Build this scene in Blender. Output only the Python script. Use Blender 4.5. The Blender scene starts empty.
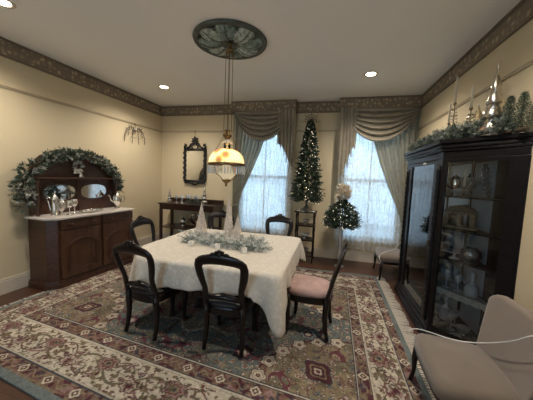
import bpy, bmesh, math, random
import numpy as np
from mathutils import Vector, Matrix
random.seed(7)
PI = math.pi
sc = bpy.context.scene
COL = sc.collection
sin, cos = math.sin, math.cos

# ------------------------------------------------------------------ materials
def newmat(name):
    m = bpy.data.materials.new(name); m.use_nodes = True
    nt = m.node_tree
    b = nt.nodes.get('Principled BSDF')
    return m, nt, b
def mat(name, col, rough=.5, metal=0., bump=0., bscale=60., var=0., vscale=6., spec=.5, emit=None, estr=0., trans=0., alpha=1., coat=0., sheen=0.):
    m, nt, b = newmat(name)
    N = nt.nodes; L = nt.links
    c = (*col, 1)
    b.inputs['Base Color'].default_value = c
    b.inputs['Roughness'].default_value = rough
    b.inputs['Metallic'].default_value = metal
    b.inputs['Specular IOR Level'].default_value = spec
    b.inputs['Coat Weight'].default_value = coat
    b.inputs['Sheen Weight'].default_value = sheen
    tc = N.new('ShaderNodeTexCoord')
    if var > 0:
        n = N.new('ShaderNodeTexNoise'); n.inputs['Scale'].default_value = vscale; n.inputs['Detail'].default_value = 5
        L.new(tc.outputs['Object'], n.inputs['Vector'])
        r = N.new('ShaderNodeValToRGB')
        r.color_ramp.elements[0].position = .3; r.color_ramp.elements[1].position = .7
        r.color_ramp.elements[0].color = tuple(x*(1-var) for x in col) + (1,)
        r.color_ramp.elements[1].color = tuple(min(1, x*(1+var)) for x in col) + (1,)
        L.new(n.outputs['Fac'], r.inputs['Fac']); L.new(r.outputs['Color'], b.inputs['Base Color'])
    if bump > 0:
        n2 = N.new('ShaderNodeTexNoise'); n2.inputs['Scale'].default_value = bscale; n2.inputs['Detail'].default_value = 3
        L.new(tc.outputs['Object'], n2.inputs['Vector'])
        bp = N.new('ShaderNodeBump'); bp.inputs['Strength'].default_value = bump; bp.inputs['Distance'].default_value = .01
        L.new(n2.outputs['Fac'], bp.inputs['Height']); L.new(bp.outputs['Normal'], b.inputs['Normal'])
    if emit:
        b.inputs['Emission Color'].default_value = (*emit, 1); b.inputs['Emission Strength'].default_value = estr
    return m
def wood(name, c1, c2, rough=.35, scale=(1.5, 14, 14), coat=.15, spec=.5):
    m, nt, b = newmat(name); N = nt.nodes; L = nt.links
    tc = N.new('ShaderNodeTexCoord'); mp = N.new('ShaderNodeMapping'); mp.inputs['Scale'].default_value = scale
    L.new(tc.outputs['Object'], mp.inputs['Vector'])
    n = N.new('ShaderNodeTexNoise'); n.inputs['Scale'].default_value = 2.2; n.inputs['Detail'].default_value = 6; n.inputs['Distortion'].default_value = .6
    L.new(mp.outputs[0], n.inputs['Vector'])
    r = N.new('ShaderNodeValToRGB'); r.color_ramp.elements[0].position = .3; r.color_ramp.elements[1].position = .72
    r.color_ramp.elements[0].color = (*c1, 1); r.color_ramp.elements[1].color = (*c2, 1)
    L.new(n.outputs['Fac'], r.inputs['Fac']); L.new(r.outputs['Color'], b.inputs['Base Color'])
    b.inputs['Roughness'].default_value = rough; b.inputs['Coat Weight'].default_value = coat; b.inputs['Coat Roughness'].default_value = .2; b.inputs['Specular IOR Level'].default_value = spec
    return m
def thin_glass(name, refl=.25, tint=(1, 1, 1), rough=.02, body=0., facets=0.):
    m, nt, b = newmat(name); N = nt.nodes; L = nt.links
    N.remove(b); out = [n for n in N if n.type == 'OUTPUT_MATERIAL'][0]
    t = N.new('ShaderNodeBsdfTransparent'); t.inputs[0].default_value = (*tint, 1)
    g = N.new('ShaderNodeBsdfGlossy'); g.inputs['Roughness'].default_value = rough
    fr = N.new('ShaderNodeFresnel'); fr.inputs[0].default_value = 1.5
    mul = N.new('ShaderNodeMath'); mul.operation = 'MULTIPLY_ADD'; mul.inputs[1].default_value = 1.2; mul.inputs[2].default_value = refl; mul.use_clamp = True
    L.new(fr.outputs[0], mul.inputs[0])
    if facets:
        tc = N.new('ShaderNodeTexCoord'); vo = N.new('ShaderNodeTexVoronoi'); vo.inputs['Scale'].default_value = facets; L.new(tc.outputs['Object'], vo.inputs['Vector'])
        bp = N.new('ShaderNodeBump'); bp.inputs['Strength'].default_value = .9; bp.inputs['Distance'].default_value = .006; L.new(vo.outputs['Distance'], bp.inputs['Height']); L.new(bp.outputs[0], g.inputs['Normal'])
    mx = N.new('ShaderNodeMixShader'); L.new(mul.outputs[0], mx.inputs[0]); L.new(t.outputs[0], mx.inputs[1]); L.new(g.outputs[0], mx.inputs[2])
    last = mx
    if body > 0:
        d = N.new('ShaderNodeBsdfDiffuse'); d.inputs[0].default_value = (.75, .8, .82, 1)
        mx2 = N.new('ShaderNodeMixShader'); mx2.inputs[0].default_value = body
        L.new(mx.outputs[0], mx2.inputs[1]); L.new(d.outputs[0], mx2.inputs[2]); last = mx2
    L.new(last.outputs[0], out.inputs[0])
    return m

def frieze_mat():
    m, nt, b = newmat('frieze_paper'); N = nt.nodes; L = nt.links
    tc = N.new('ShaderNodeTexCoord')
    sep = N.new('ShaderNodeSeparateXYZ'); L.new(tc.outputs['Object'], sep.inputs[0])
    add = N.new('ShaderNodeMath'); add.operation = 'ADD'; L.new(sep.outputs[0], add.inputs[0]); L.new(sep.outputs[1], add.inputs[1])
    cmb = N.new('ShaderNodeCombineXYZ'); L.new(add.outputs[0], cmb.inputs[0]); L.new(sep.outputs[2], cmb.inputs[1])
    v = N.new('ShaderNodeTexVoronoi'); v.inputs['Scale'].default_value = 16; v.inputs['Randomness'].default_value = .55
    L.new(cmb.outputs[0], v.inputs['Vector'])
    w = N.new('ShaderNodeTexNoise'); w.inputs['Scale'].default_value = 34; w.inputs['Detail'].default_value = 3; w.inputs['Distortion'].default_value = 1.2
    L.new(cmb.outputs[0], w.inputs['Vector'])
    ma = N.new('ShaderNodeMath'); ma.operation = 'MULTIPLY_ADD'; ma.inputs[1].default_value = .9
    L.new(w.outputs['Fac'], ma.inputs[0]); L.new(v.outputs['Distance'], ma.inputs[2])
    r = N.new('ShaderNodeValToRGB'); e = r.color_ramp.elements
    e[0].position = .64; e[0].color = (.50, .41, .27, 1); e[1].position = .98; e[1].color = (.20, .16, .115, 1)
    k = e.new(.74); k.color = (.34, .275, .19, 1)
    L.new(ma.outputs[0], r.inputs['Fac']); L.new(r.outputs['Color'], b.inputs['Base Color'])
    b.inputs['Roughness'].default_value = .6
    return m
def sheer_mat():
    m, nt, b = newmat('lace_sheer'); N = nt.nodes; L = nt.links
    N.remove(b); out = [n for n in N if n.type == 'OUTPUT_MATERIAL'][0]
    tc = N.new('ShaderNodeTexCoord')
    v = N.new('ShaderNodeTexVoronoi'); v.inputs['Scale'].default_value = 11; v.inputs['Randomness'].default_value = .6
    v.feature = 'DISTANCE_TO_EDGE'
    L.new(tc.outputs['Object'], v.inputs['Vector'])
    n = N.new('ShaderNodeTexNoise'); n.inputs['Scale'].default_value = 22; n.inputs['Detail'].default_value = 4; L.new(tc.outputs['Object'], n.inputs['Vector'])
    ad = N.new('ShaderNodeMath'); ad.operation = 'ADD'; L.new(v.outputs['Distance'], ad.inputs[0]); L.new(n.outputs['Fac'], ad.inputs[1])
    r = N.new('ShaderNodeMapRange'); r.inputs['From Min'].default_value = .42; r.inputs['From Max'].default_value = .72; r.inputs['To Min'].default_value = .93; r.inputs['To Max'].default_value = .72
    L.new(ad.outputs[0], r.inputs['Value'])
    tp = N.new('ShaderNodeBsdfTransparent')
    tl = N.new('ShaderNodeBsdfTranslucent'); tl.inputs[0].default_value = (.86, .86, .84, 1)
    df = N.new('ShaderNodeBsdfDiffuse'); df.inputs[0].default_value = (.8, .77, .7, 1)
    m1 = N.new('ShaderNodeMixShader'); m1.inputs[0].default_value = .4; L.new(tl.outputs[0], m1.inputs[1]); L.new(df.outputs[0], m1.inputs[2])
    m2 = N.new('ShaderNodeMixShader'); L.new(r.outputs[0], m2.inputs[0]); L.new(tp.outputs[0], m2.inputs[1]); L.new(m1.outputs[0], m2.inputs[2])
    L.new(m2.outputs[0], out.inputs[0])
    return m
def cloth_mat():
    m, nt, b = newmat('tablecloth_lace'); N = nt.nodes; L = nt.links
    tc = N.new('ShaderNodeTexCoord')
    v = N.new('ShaderNodeTexVoronoi'); v.inputs['Scale'].default_value = 34; v.feature = 'SMOOTH_F1'
    L.new(tc.outputs['Object'], v.inputs['Vector'])
    n = N.new('ShaderNodeTexNoise'); n.inputs['Scale'].default_value = 30; n.inputs['Detail'].default_value = 3; L.new(tc.outputs['Object'], n.inputs['Vector'])
    ad = N.new('ShaderNodeMath'); ad.operation = 'ADD'; L.new(v.outputs['Distance'], ad.inputs[0]); L.new(n.outputs['Fac'], ad.inputs[1])
    r = N.new('ShaderNodeValToRGB'); r.color_ramp.elements[0].position = .65; r.color_ramp.elements[1].position = .95
    r.color_ramp.elements[0].color = (.66, .61, .53, 1); r.color_ramp.elements[1].color = (.58, .535, .46, 1)
    L.new(ad.outputs[0], r.inputs['Fac']); L.new(r.outputs['Color'], b.inputs['Base Color'])
    bp = N.new('ShaderNodeBump'); bp.inputs['Strength'].default_value = .35; bp.inputs['Distance'].default_value = .004
    L.new(ad.outputs[0], bp.inputs['Height']); L.new(bp.outputs['Normal'], b.inputs['Normal'])
    b.inputs['Roughness'].default_value = .75
    return m
def fabric_mat(name, col, tr=.25, rough=.5):
    m, nt, b = newmat(name); N = nt.nodes; L = nt.links
    out = [n for n in N if n.type == 'OUTPUT_MATERIAL'][0]
    tc = N.new('ShaderNodeTexCoord'); n = N.new('ShaderNodeTexNoise'); n.inputs['Scale'].default_value = 14; L.new(tc.outputs['Object'], n.inputs['Vector'])
    r = N.new('ShaderNodeValToRGB'); r.color_ramp.elements[0].position = .3; r.color_ramp.elements[1].position = .7
    r.color_ramp.elements[0].color = tuple(x*.88 for x in col)+(1,); r.color_ramp.elements[1].color = tuple(x*1.12 for x in col)+(1,)
    L.new(n.outputs['Fac'], r.inputs[0]); L.new(r.outputs[0], b.inputs['Base Color']); b.inputs['Roughness'].default_value = rough; b.inputs['Sheen Weight'].default_value = .2
    tl = N.new('ShaderNodeBsdfTranslucent'); L.new(r.outputs[0], tl.inputs[0])
    mx = N.new('ShaderNodeMixShader'); mx.inputs[0].default_value = tr; L.new(b.outputs[0], mx.inputs[1]); L.new(tl.outputs[0], mx.inputs[2]); L.new(mx.outputs[0], out.inputs[0])
    return m
def floor_mat():
    m, nt, b = newmat('floor_planks'); N = nt.nodes; L = nt.links
    tc = N.new('ShaderNodeTexCoord')
    br = N.new('ShaderNodeTexBrick'); br.inputs['Scale'].default_value = 1; br.inputs['Brick Width'].default_value = 1.3; br.inputs['Row Height'].default_value = .06
    br.inputs['Mortar Size'].default_value = .0018; br.inputs['Color1'].default_value = (.10, .043, .024, 1); br.inputs['Color2'].default_value = (.065, .028, .017, 1); br.inputs['Mortar'].default_value = (.012, .006, .004, 1)
    L.new(tc.outputs['Object'], br.inputs['Vector'])
    mp = N.new('ShaderNodeMapping'); mp.inputs['Scale'].default_value = (1.5, 22, 1); L.new(tc.outputs['Object'], mp.inputs[0])
    n = N.new('ShaderNodeTexNoise'); n.inputs['Scale'].default_value = 3; n.inputs['Detail'].default_value = 5; L.new(mp.outputs[0], n.inputs['Vector'])
    mr = N.new('ShaderNodeMapRange'); mr.inputs['To Min'].default_value = .55; mr.inputs['To Max'].default_value = 1.35; L.new(n.outputs['Fac'], mr.inputs['Value'])
    mx = N.new('ShaderNodeMix'); mx.data_type = 'RGBA'; mx.blend_type = 'MULTIPLY'; mx.inputs[0].default_value = 1
    L.new(br.outputs['Color'], mx.inputs[6]); L.new(mr.outputs[0], mx.inputs[7]); L.new(mx.outputs[2], b.inputs['Base Color'])
    b.inputs['Roughness'].default_value = .3
    return m
def attr_mat(name, rough=.95):
    m, nt, b = newmat(name); N = nt.nodes; L = nt.links
    a = N.new('ShaderNodeAttribute'); a.attribute_name = 'weave'
    tc = N.new('ShaderNodeTexCoord'); n = N.new('ShaderNodeTexNoise'); n.inputs['Scale'].default_value = 60; n.inputs['Detail'].default_value = 2
    L.new(tc.outputs['Object'], n.inputs['Vector'])
    mr = N.new('ShaderNodeMapRange'); mr.inputs['To Min'].default_value = .7; mr.inputs['To Max'].default_value = 1.3; L.new(n.outputs['Fac'], mr.inputs['Value'])
    mx = N.new('ShaderNodeMix'); mx.data_type = 'RGBA'; mx.blend_type = 'MULTIPLY'; mx.inputs[0].default_value = 1
    L.new(a.outputs['Color'], mx.inputs[6]); L.new(mr.outputs[0], mx.inputs[7]); L.new(mx.outputs[2], b.inputs['Base Color'])
    b.inputs['Roughness'].default_value = rough; b.inputs['Specular IOR Level'].default_value = .1
    return m
def shade_mat():
    m, nt, b = newmat('painted_glass_shade'); N = nt.nodes; L = nt.links
    N.remove(b); out = [n for n in N if n.type == 'OUTPUT_MATERIAL'][0]
    tc = N.new('ShaderNodeTexCoord'); v = N.new('ShaderNodeTexVoronoi'); v.inputs['Scale'].default_value = 9; L.new(tc.outputs['Object'], v.inputs['Vector'])
    r = N.new('ShaderNodeValToRGB'); e = r.color_ramp.elements
    e[0].position = .24; e[0].color = (.62, .25, .17, 1); e[1].position = .50; e[1].color = (.88, .79, .60, 1); k = e.new(.40); k.color = (.55, .55, .25, 1)
    L.new(v.outputs['Distance'], r.inputs['Fac'])
    tl = N.new('ShaderNodeBsdfTranslucent'); L.new(r.outputs[0], tl.inputs[0])
    df = N.new('ShaderNodeBsdfDiffuse'); L.new(r.outputs[0], df.inputs[0])
    mx = N.new('ShaderNodeMixShader'); mx.inputs[0].default_value = .35; L.new(tl.outputs[0], mx.inputs[1]); L.new(df.outputs[0], mx.inputs[2])
    em = N.new('ShaderNodeEmission'); L.new(r.outputs[0], em.inputs[0]); em.inputs[1].default_value = .16
    ad = N.new('ShaderNodeAddShader'); L.new(mx.outputs[0], ad.inputs[0]); L.new(em.outputs[0], ad.inputs[1])
    L.new(ad.outputs[0], out.inputs[0])
    return m

M = dict(
 wall=mat('wall_paint', (.62, .53, .36), .75, bump=.05, bscale=300),
 ceil=mat('ceiling_paint', (.87, .87, .855), .8),
 trim=mat('cream_trim_paint', (.62, .56, .46), .45),
 rail=mat('picture_rail_paint', (.46, .38, .26), .5),
 moulding=mat('brown_moulding', (.17, .13, .09), .45),
 floor=floor_mat(), frieze=frieze_mat(), rug=attr_mat('rug_wool'),
 fringe=mat('rug_fringe', (.55, .5, .42), .9),
 mahog=wood('mahogany', (.028, .011, .006), (.075, .028, .014), .38),
 mahog_dark=wood('dark_mahogany', (.012, .005, .004), (.035, .013, .009), .3),
 walnut=wood('walnut_panel', (.045, .019, .010), (.105, .045, .022), .4, (8, 8, 1.2)),
 ebony=wood('ebonised_wood', (.003, .003, .0035), (.009, .007, .008), .4, coat=.0, spec=.22),
 dark=wood('dark_chair_wood', (.004, .0028, .0026), (.016, .008, .006), .34, coat=.05, spec=.35),
 marble=mat('marble', (.62, .57, .52), .2, var=.12, vscale=5),
 mirror=mat('mirror_glass', (.86, .88, .88), .03, 1.),
 mirror_dim=mat('old_mirror_glass', (.48, .53, .58), .12, 1.),
 silver=mat('silver', (.72, .70, .66), .18, 1.),
 silver2=mat('brushed_silver', (.6, .58, .53), .35, 1.),
 brass=mat('aged_brass', (.24, .16, .08), .3, 1.),
 iron=mat('black_iron', (.02, .018, .018), .5, .4),
 bronze=mat('verdigris_bronze', (.20, .27, .245), .5, .2, bump=.35, bscale=28, var=.55, vscale=16),
 bronze2=mat('light_verdigris', (.36, .43, .395), .5, .2, bump=.3, bscale=30, var=.4, vscale=22),
 bronze3=mat('dark_bronze_rim', (.085, .10, .085), .45, .3, var=.3, vscale=18),
 cloth=cloth_mat(), sheer=sheer_mat(),
 drape=fabric_mat('sage_drape', (.42,.40,.32), .35),
 swag=fabric_mat('taupe_swag', (.35,.315,.245), .08, .38),
 black_seat=mat('black_horsehair', (.012, .011, .012), .5, bump=.2, bscale=200),
 pink_seat=mat('pink_damask', (.40, .265, .235), .8, var=.15, vscale=14, bump=.2, bscale=120),
 taupe=mat('taupe_velvet', (.155, .122, .095), .85, var=.1, vscale=4, sheen=.35),
 pine=mat('pine_needles', (.022, .045, .026), .6, var=.5, vscale=30),
 pine2=mat('frosted_pine', (.25, .29, .265), .7, var=.5, vscale=20),
 pine3=mat('grey_green_pine', (.07, .095, .065), .7, var=.5, vscale=24),
 leafsilver=mat('silver_green_leaves', (.32, .335, .295), .5, var=.5, vscale=20),
 frost=mat('frosted_tips', (.66, .69, .67), .6, var=.2, vscale=20),
 blossom=mat('cream_blossom', (.62, .58, .5), .7),
 beads=mat('beaded_yarn', (.62, .55, .49), .6, bump=.8, bscale=90, var=.3, vscale=45),
 goldmesh=mat('gold_mesh', (.33, .26, .15), .4, .6, bump=.7, bscale=80, var=.3, vscale=50),
 merc=mat('mercury_glass', (.55, .51, .45), .28, 1., var=.35, vscale=25),
 feather=mat('cream_feather', (.7, .62, .5), .8),
 wax=mat('ivory_wax', (.66, .6, .48), .5),
 glass=thin_glass('clear_glass', .02), pane=thin_glass('cabinet_glass', -.01, (.95, .97, .98)),
 crystal=thin_glass('cut_crystal', .38, (.82, .86, .88), .08, .36, 60),
 shade=shade_mat(), frostedglass=mat('opal_glass', (.75, .7, .58), .25, emit=(1, .78, .45), estr=.12),
 lightdisc=mat('recessed_lamp', (1, 1, 1), .5, emit=(1, .86, .66), estr=22),
 fairy=mat('fairy_bulb', (1, .9, .7), .4, emit=(1, .85, .62), estr=2.5),
 bark=mat('bark', (.05, .03, .018), .8), soil=mat('pot_dark', (.05, .045, .04), .6),
 tan=mat('tan_stoneware', (.30, .22, .13), .7, var=.35, vscale=25),
 tandark=mat('brown_thatch', (.10, .075, .045), .8, var=.4, vscale=30),
 prism=thin_glass('prism_crystal', .3, (.9, .9, .88), .2, .7),
 dulltwig=mat('tarnished_twig', (.16, .13, .10), .45, .6),
 lace=mat('lace_runner', (.42, .40, .34), .8, bump=.5, bscale=120, var=.25, vscale=40),
 cord=mat('white_cord', (.72, .72, .7), .5), ribbon=mat('white_ribbon', (.75, .73, .68), .6),
 paper=mat('white_paper', (.75, .74, .7), .6), red=mat('red_glass', (.45, .05, .05), .25),
 ground=mat('garden_ground', (.2, .21, .2), .9, var=.3, vscale=1), siding=mat('pale_siding', (.62, .66, .68), .7),
 sash=mat('white_sash', (.6, .62, .62), .5),
)

# ------------------------------------------------------------------ mesh builder
class MB:
    def __init__(s): s.v = []; s.f = []; s.m = Matrix.Identity(4)
    def add(s, vs, fs):
        o = len(s.v); s.v += [tuple(s.m @ Vector(p)) for p in vs]; s.f += [tuple(i + o for i in f) for f in fs]; return s
    def box(s, x0, x1, y0, y1, z0, z1):
        return s.add([(x0,y0,z0),(x1,y0,z0),(x1,y1,z0),(x0,y1,z0),(x0,y0,z1),(x1,y0,z1),(x1,y1,z1),(x0,y1,z1)],
                     [(3,2,1,0),(4,5,6,7),(0,1,5,4),(1,2,6,5),(2,3,7,6),(3,0,4,7)])
    def lathe(s, prof, c=(0,0,0), n=20, axis=None):
        vs = []; fs = []
        for r, z in prof:
            for k in range(n):
                a = 2*PI*k/n; vs.append((c[0]+r*cos(a), c[1]+r*sin(a), c[2]+z))
        for i in range(len(prof)-1):
            for k in range(n):
                a = i*n+k; b = i*n+(k+1) % n; fs.append((a, b, b+n, a+n))
        if prof[0][0] > 1e-4: fs.append(tuple(range(n-1, -1, -1)))
        if prof[-1][0] > 1e-4: fs.append(tuple((len(prof)-1)*n+k for k in range(n)))
        return s.add(vs, fs)
    def tube(s, pts, r, n=6, closed=False, flat=1.):
        pts = [Vector(p) for p in pts]; N = len(pts); vs = []; fs = []
        rr = r if isinstance(r, (list, tuple)) else [r]*N
        prev = None
        for i in range(N):
            if closed: t = (pts[(i+1) % N]-pts[i-1])
            else: t = pts[min(i+1, N-1)]-pts[max(i-1, 0)]
            if t.length < 1e-9: t = Vector((0,0,1))
            t.normalize()
            if prev is None:
                u = t.orthogonal().normalized()
            else:
                u = (prev - t*prev.dot(t)); u = u.normalized() if u.length > 1e-6 else t.orthogonal().normalized()
            prev = u; w = t.cross(u)
            for k in range(n):
                a = 2*PI*k/n; vs.append(tuple(pts[i]+u*(rr[i]*cos(a))+w*(rr[i]*flat*sin(a))))
        M_ = N if closed else N-1
        for i in range(M_):
            for k in range(n):
                a = i*n+k; b = i*n+(k+1) % n; j = ((i+1) % N)*n
                fs.append((a, b, j+(k+1) % n, j+k))
        if not closed: fs += [tuple(range(n-1,-1,-1)), tuple((N-1)*n+k for k in range(n))]
        return s.add(vs, fs)
    def prism(s, out, z0, z1):
        n = len(out)
        vs = [(x,y,z0) for x,y in out]+[(x,y,z1) for x,y in out]
        fs = [tuple(range(n-1,-1,-1)), tuple(range(n,2*n))]+[(i,(i+1)%n,n+(i+1)%n,n+i) for i in range(n)]
        return s.add(vs, fs)
    def slab(s, out, x0, x1):          # outline in (y,z) extruded along x
        n = len(out)
        vs = [(x0,y,z) for y,z in out]+[(x1,y,z) for y,z in out]
        return s.add(vs, [tuple(range(n)), tuple(range(2*n-1,n-1,-1))]+[(n+i,n+(i+1)%n,(i+1)%n,i) for i in range(n)])
    def slaby(s, out, y0, y1):         # outline in (x,z) extruded along y
        n = len(out)
        vs = [(x,y0,z) for x,z in out]+[(x,y1,z) for x,z in out]
        return s.add(vs, [tuple(range(n)), tuple(range(2*n-1,n-1,-1))]+[(n+i,n+(i+1)%n,(i+1)%n,i) for i in range(n)])
    def frame_yz(s, outer, inner, x0, x1):   # ring between two loops of equal count
        n = len(outer); vs = [(x0,*p) for p in outer]+[(x0,*p) for p in inner]+[(x1,*p) for p in outer]+[(x1,*p) for p in inner]
        fs = []
        for i in range(n):
            j = (i+1) % n
            fs += [(i,j,n+j,n+i), (2*n+j,2*n+i,3*n+i,3*n+j), (j,i,2*n+i,2*n+j), (n+i,n+j,3*n+j,3*n+i)]
        return s.add(vs, fs)
    def ball(s, c, r, n=8, sc_=(1,1,1)):
        m = n//2; vs = []; fs = []
        for i in range(m+1):
            t = PI*i/m
            for k in range(n):
                a = 2*PI*k/n; vs.append((c[0]+r*sc_[0]*sin(t)*cos(a), c[1]+r*sc_[1]*sin(t)*sin(a), c[2]+r*sc_[2]*cos(t)))
        for i in range(m):
            for k in range(n):
                a = i*n+k; b = i*n+(k+1)%n; fs.append((a, a+n, b+n, b))
        return s.add(vs, fs)
    def leaf(s, p, d, L, W, up=None):
        p = Vector(p); d = Vector(d).normalized()
        u = Vector((random.gauss(0,1), random.gauss(0,1), random.gauss(0,1))) if up is None else Vector(up)
        w = d.cross(u)
        if w.length < 1e-5: w = d.orthogonal()
        w.normalize(); nrm = w.cross(d)
        q = [p, p+d*L*.45+w*W*.5+nrm*W*.15, p+d*L, p+d*L*.45-w*W*.5+nrm*W*.15, p+d*L*.5-nrm*W*.12]
        o = len(s.v); s.v += [tuple(s.m @ x) for x in q]; s.f += [(o, o+1, o+4), (o+1, o+2, o+4), (o+4, o+2, o+3), (o, o+4, o+3)]
    def sprig(s, p, d, L, n=12, nl=.03, w=.004, spread=.7):
        p = Vector(p); d = Vector(d).normalized(); u = d.orthogonal().normalized(); v = d.cross(u)
        for i in range(n):
            t = (i+.5)/n; a = i*2.4+random.random()
            dd = d*(1-spread*.55)+(u*cos(a)+v*sin(a))*spread
            b = p+d*L*t
            e = b+dd.normalized()*nl*(1.1-.4*t)
            sd = dd.cross(Vector((random.random()-.5, random.random()-.5, random.random()-.5))).normalized()*w
            o = len(s.v); s.v += [tuple(s.m @ (b+sd)), tuple(s.m @ (b-sd)), tuple(s.m @ e)]; s.f.append((o, o+1, o+2))
    def build(s, name, mt, parent=None, smooth=False, bevel=0., label=None, kind=None, solid=0., sub=0):
        me = bpy.data.meshes.new(name); me.from_pydata(s.v, [], s.f); me.update()
        me.materials.append(mt if not isinstance(mt, str) else M[mt])
        bm = bmesh.new(); bm.from_mesh(me); bmesh.ops.recalc_face_normals(bm, faces=bm.faces); bm.to_mesh(me); bm.free()
        if smooth:
            me.polygons.foreach_set('use_smooth', [True]*len(me.polygons))
        o = bpy.data.objects.new(name, me); COL.objects.link(o)
        if parent: o.parent = parent
        if bevel:
            b = o.modifiers.new('bevel', 'BEVEL'); b.width = bevel; b.segments = 2; b.limit_method = 'ANGLE'
        if solid:
            b = o.modifiers.new('solid', 'SOLIDIFY'); b.thickness = solid
        if sub:
            b = o.modifiers.new('sub', 'SUBSURF'); b.levels = sub; b.render_levels = sub
        if label: o['label'] = label
        if kind: o['kind'] = kind
        return o
def thing(name, label, cat, loc=(0,0,0), rz=0., group=None):
    o = bpy.data.objects.new(name, None); COL.objects.link(o); o.location = loc; o.rotation_euler = (0,0,rz); o.empty_display_size = .1
    o['label'] = label; o['category'] = cat
    if group: o['group'] = group
    return o
def tag(o, label, cat, group=None):
    o['label'] = label; o['category'] = cat
    if group: o['group'] = group
    return o
def dup(root, loc, rz=None, label=None, group=None, scale=None):
    def cp(o, par):
        c = o.copy(); COL.objects.link(c); c.parent = par
        for ch in kids.get(o.name, []): cp(ch, c)
        return c
    kids = {}
    for o in bpy.data.objects:
        if o.parent: kids.setdefault(o.parent.name, []).append(o)
    r = cp(root, None); r.location = loc
    if rz is not None: r.rotation_euler = (0,0,rz)
    if label: r['label'] = label
    if group: r['group'] = group
    if scale is not None: r.scale = (scale,)*3 if not isinstance(scale, tuple) else scale
    return r
def struct(name, mb, mt, parent=None, **k):
    return mb.build(name, mt, parent, kind='structure', **k)

XL, XR, YB, YF, ZC = -3.7102, 1.3685, 5.0644, -1.6, 2.955
# ------------------------------------------------------------------ shell
struct('floor', MB().box(XL-.1, XR+.1, YF-.1, YB+.2, -.1, 0), 'floor')
struct('ceiling', MB().box(XL-.1, XR+.1, YF-.1, YB+.2, ZC, ZC+.1), 'ceil')
struct('wall_left', MB().box(XL-.1, XL, YF-.1, YB+.2, 0, ZC), 'wall')
struct('wall_right', MB().box(XR, XR+.1, YF-.1, YB+.2, 0, ZC), 'wall')
FILL_WIN = [(-1.9, -.95)]
fm = MB(); fx_ = [XL, FILL_WIN[0][0], FILL_WIN[0][1], XR]
for i in range(3):
    if i % 2 == 0: fm.box(fx_[i], fx_[i+1], YF-.12, YF, 0, ZC)
    else: fm.box(fx_[i], fx_[i+1], YF-.12, YF, 0, .42); fm.box(fx_[i], fx_[i+1], YF-.12, YF, 2.62, ZC)
struct('wall_front', fm, 'wall')
for k, (a, b) in enumerate(FILL_WIN):  # added window in the unseen wall, gives fill daylight to the table's near side
    fo = struct('window_%d' % (k+3), MB().box(a-.09, a, YF, YF+.02, .37, 2.71).box(b, b+.09, YF, YF+.02, .37, 2.71).box(a, b, YF, YF+.02, 2.62, 2.71).box(a-.1, b+.1, YF-.02, YF+.05, .39, .42), 'trim', bevel=.004)
    MB().box(a, a+.05, YF-.09, YF-.05, .42, 2.62).box(b-.05, b, YF-.09, YF-.05, .42, 2.62).box(a+.05, b-.05, YF-.09, YF-.05, 1.49, 1.54).box(a+.05, b-.05, YF-.09, YF-.05, .42, .47).box(a+.05, b-.05, YF-.09, YF-.05, 2.57, 2.62).build('window_sash', 'sash', fo)
    MB().box(a+.05, b-.05, YF-.072, YF-.068, .47, 1.49).box(a+.05, b-.05, YF-.072, YF-.068, 1.54, 2.57).build('window_pane', 'glass', fo)
W = [(-1.86, -.84), (.17, 1.19)]; WZ0, WZ1 = .42, 2.62
wb = MB(); xs = [XL, W[0][0], W[0][1], W[1][0], W[1][1], XR]
for i in range(5):
    if i % 2 == 0: wb.box(xs[i], xs[i+1], YB, YB+.14, 0, ZC)
    else: wb.box(xs[i], xs[i+1], YB, YB+.14, 0, WZ0); wb.box(xs[i], xs[i+1], YB, YB+.14, WZ1, ZC)
struct('wall_back', wb, 'wall')
for k, (a, b) in enumerate(W):
    f = MB()
    f.box(a-.09, a, YB-.02, YB, WZ0-.05, WZ1+.09).box(b, b+.09, YB-.02, YB, WZ0-.05, WZ1+.09).box(a, b, YB-.02, YB, WZ1, WZ1+.09)
    fo = struct('window_%d' % (k+1), f, 'trim', bevel=.004)
    s_ = MB(); zm = (WZ0+WZ1)/2
    for (z0, z1, y) in ((WZ0, zm+.02, YB+.05), (zm-.02, WZ1, YB+.09)):
        s_.box(a, a+.05, y, y+.035, z0, z1).box(b-.05, b, y, y+.035, z0, z1).box(a+.05, b-.05, y, y+.035, z0, z0+.05).box(a+.05, b-.05, y, y+.035, z1-.05, z1)
        s_.box((a+b)/2-.012, (a+b)/2+.012, y+.005, y+.03, z0+.05, z1-.05)
    s_.build('window_sash', 'sash', fo)
    MB().box(a+.05, b-.05, YB+.065, YB+.069, WZ0+.05, zm-.03).box(a+.05, b-.05, YB+.105, YB+.109, zm+.03, WZ1-.05).build('window_pane', 'glass', fo)
    MB().box(a-.11, b+.11, YB-.05, YB+.05, WZ0-.03, WZ0).build('window_sill', 'trim', fo, bevel=.005)
# baseboards
def bb(name, x0, x1, y0, y1, top):
    m = MB().box(x0, x1, y0, y1, 0, .16)
    cx, cy = (x0+x1)/2, (y0+y1)/2
    m.box(*top, .16, .186)
    return struct(name, m, 'trim', bevel=.004)
bb('baseboard_left', XL, XL+.02, YF, YB, (XL, XL+.014, YF, YB))
bb('baseboard_back', XL+.02, XR-.02, YB-.02, YB, (XL+.014, XR-.014, YB-.014, YB))
bb('baseboard_right', XR-.02, XR, YF, YB, (XR-.014, XR, YF, YB))
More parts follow.
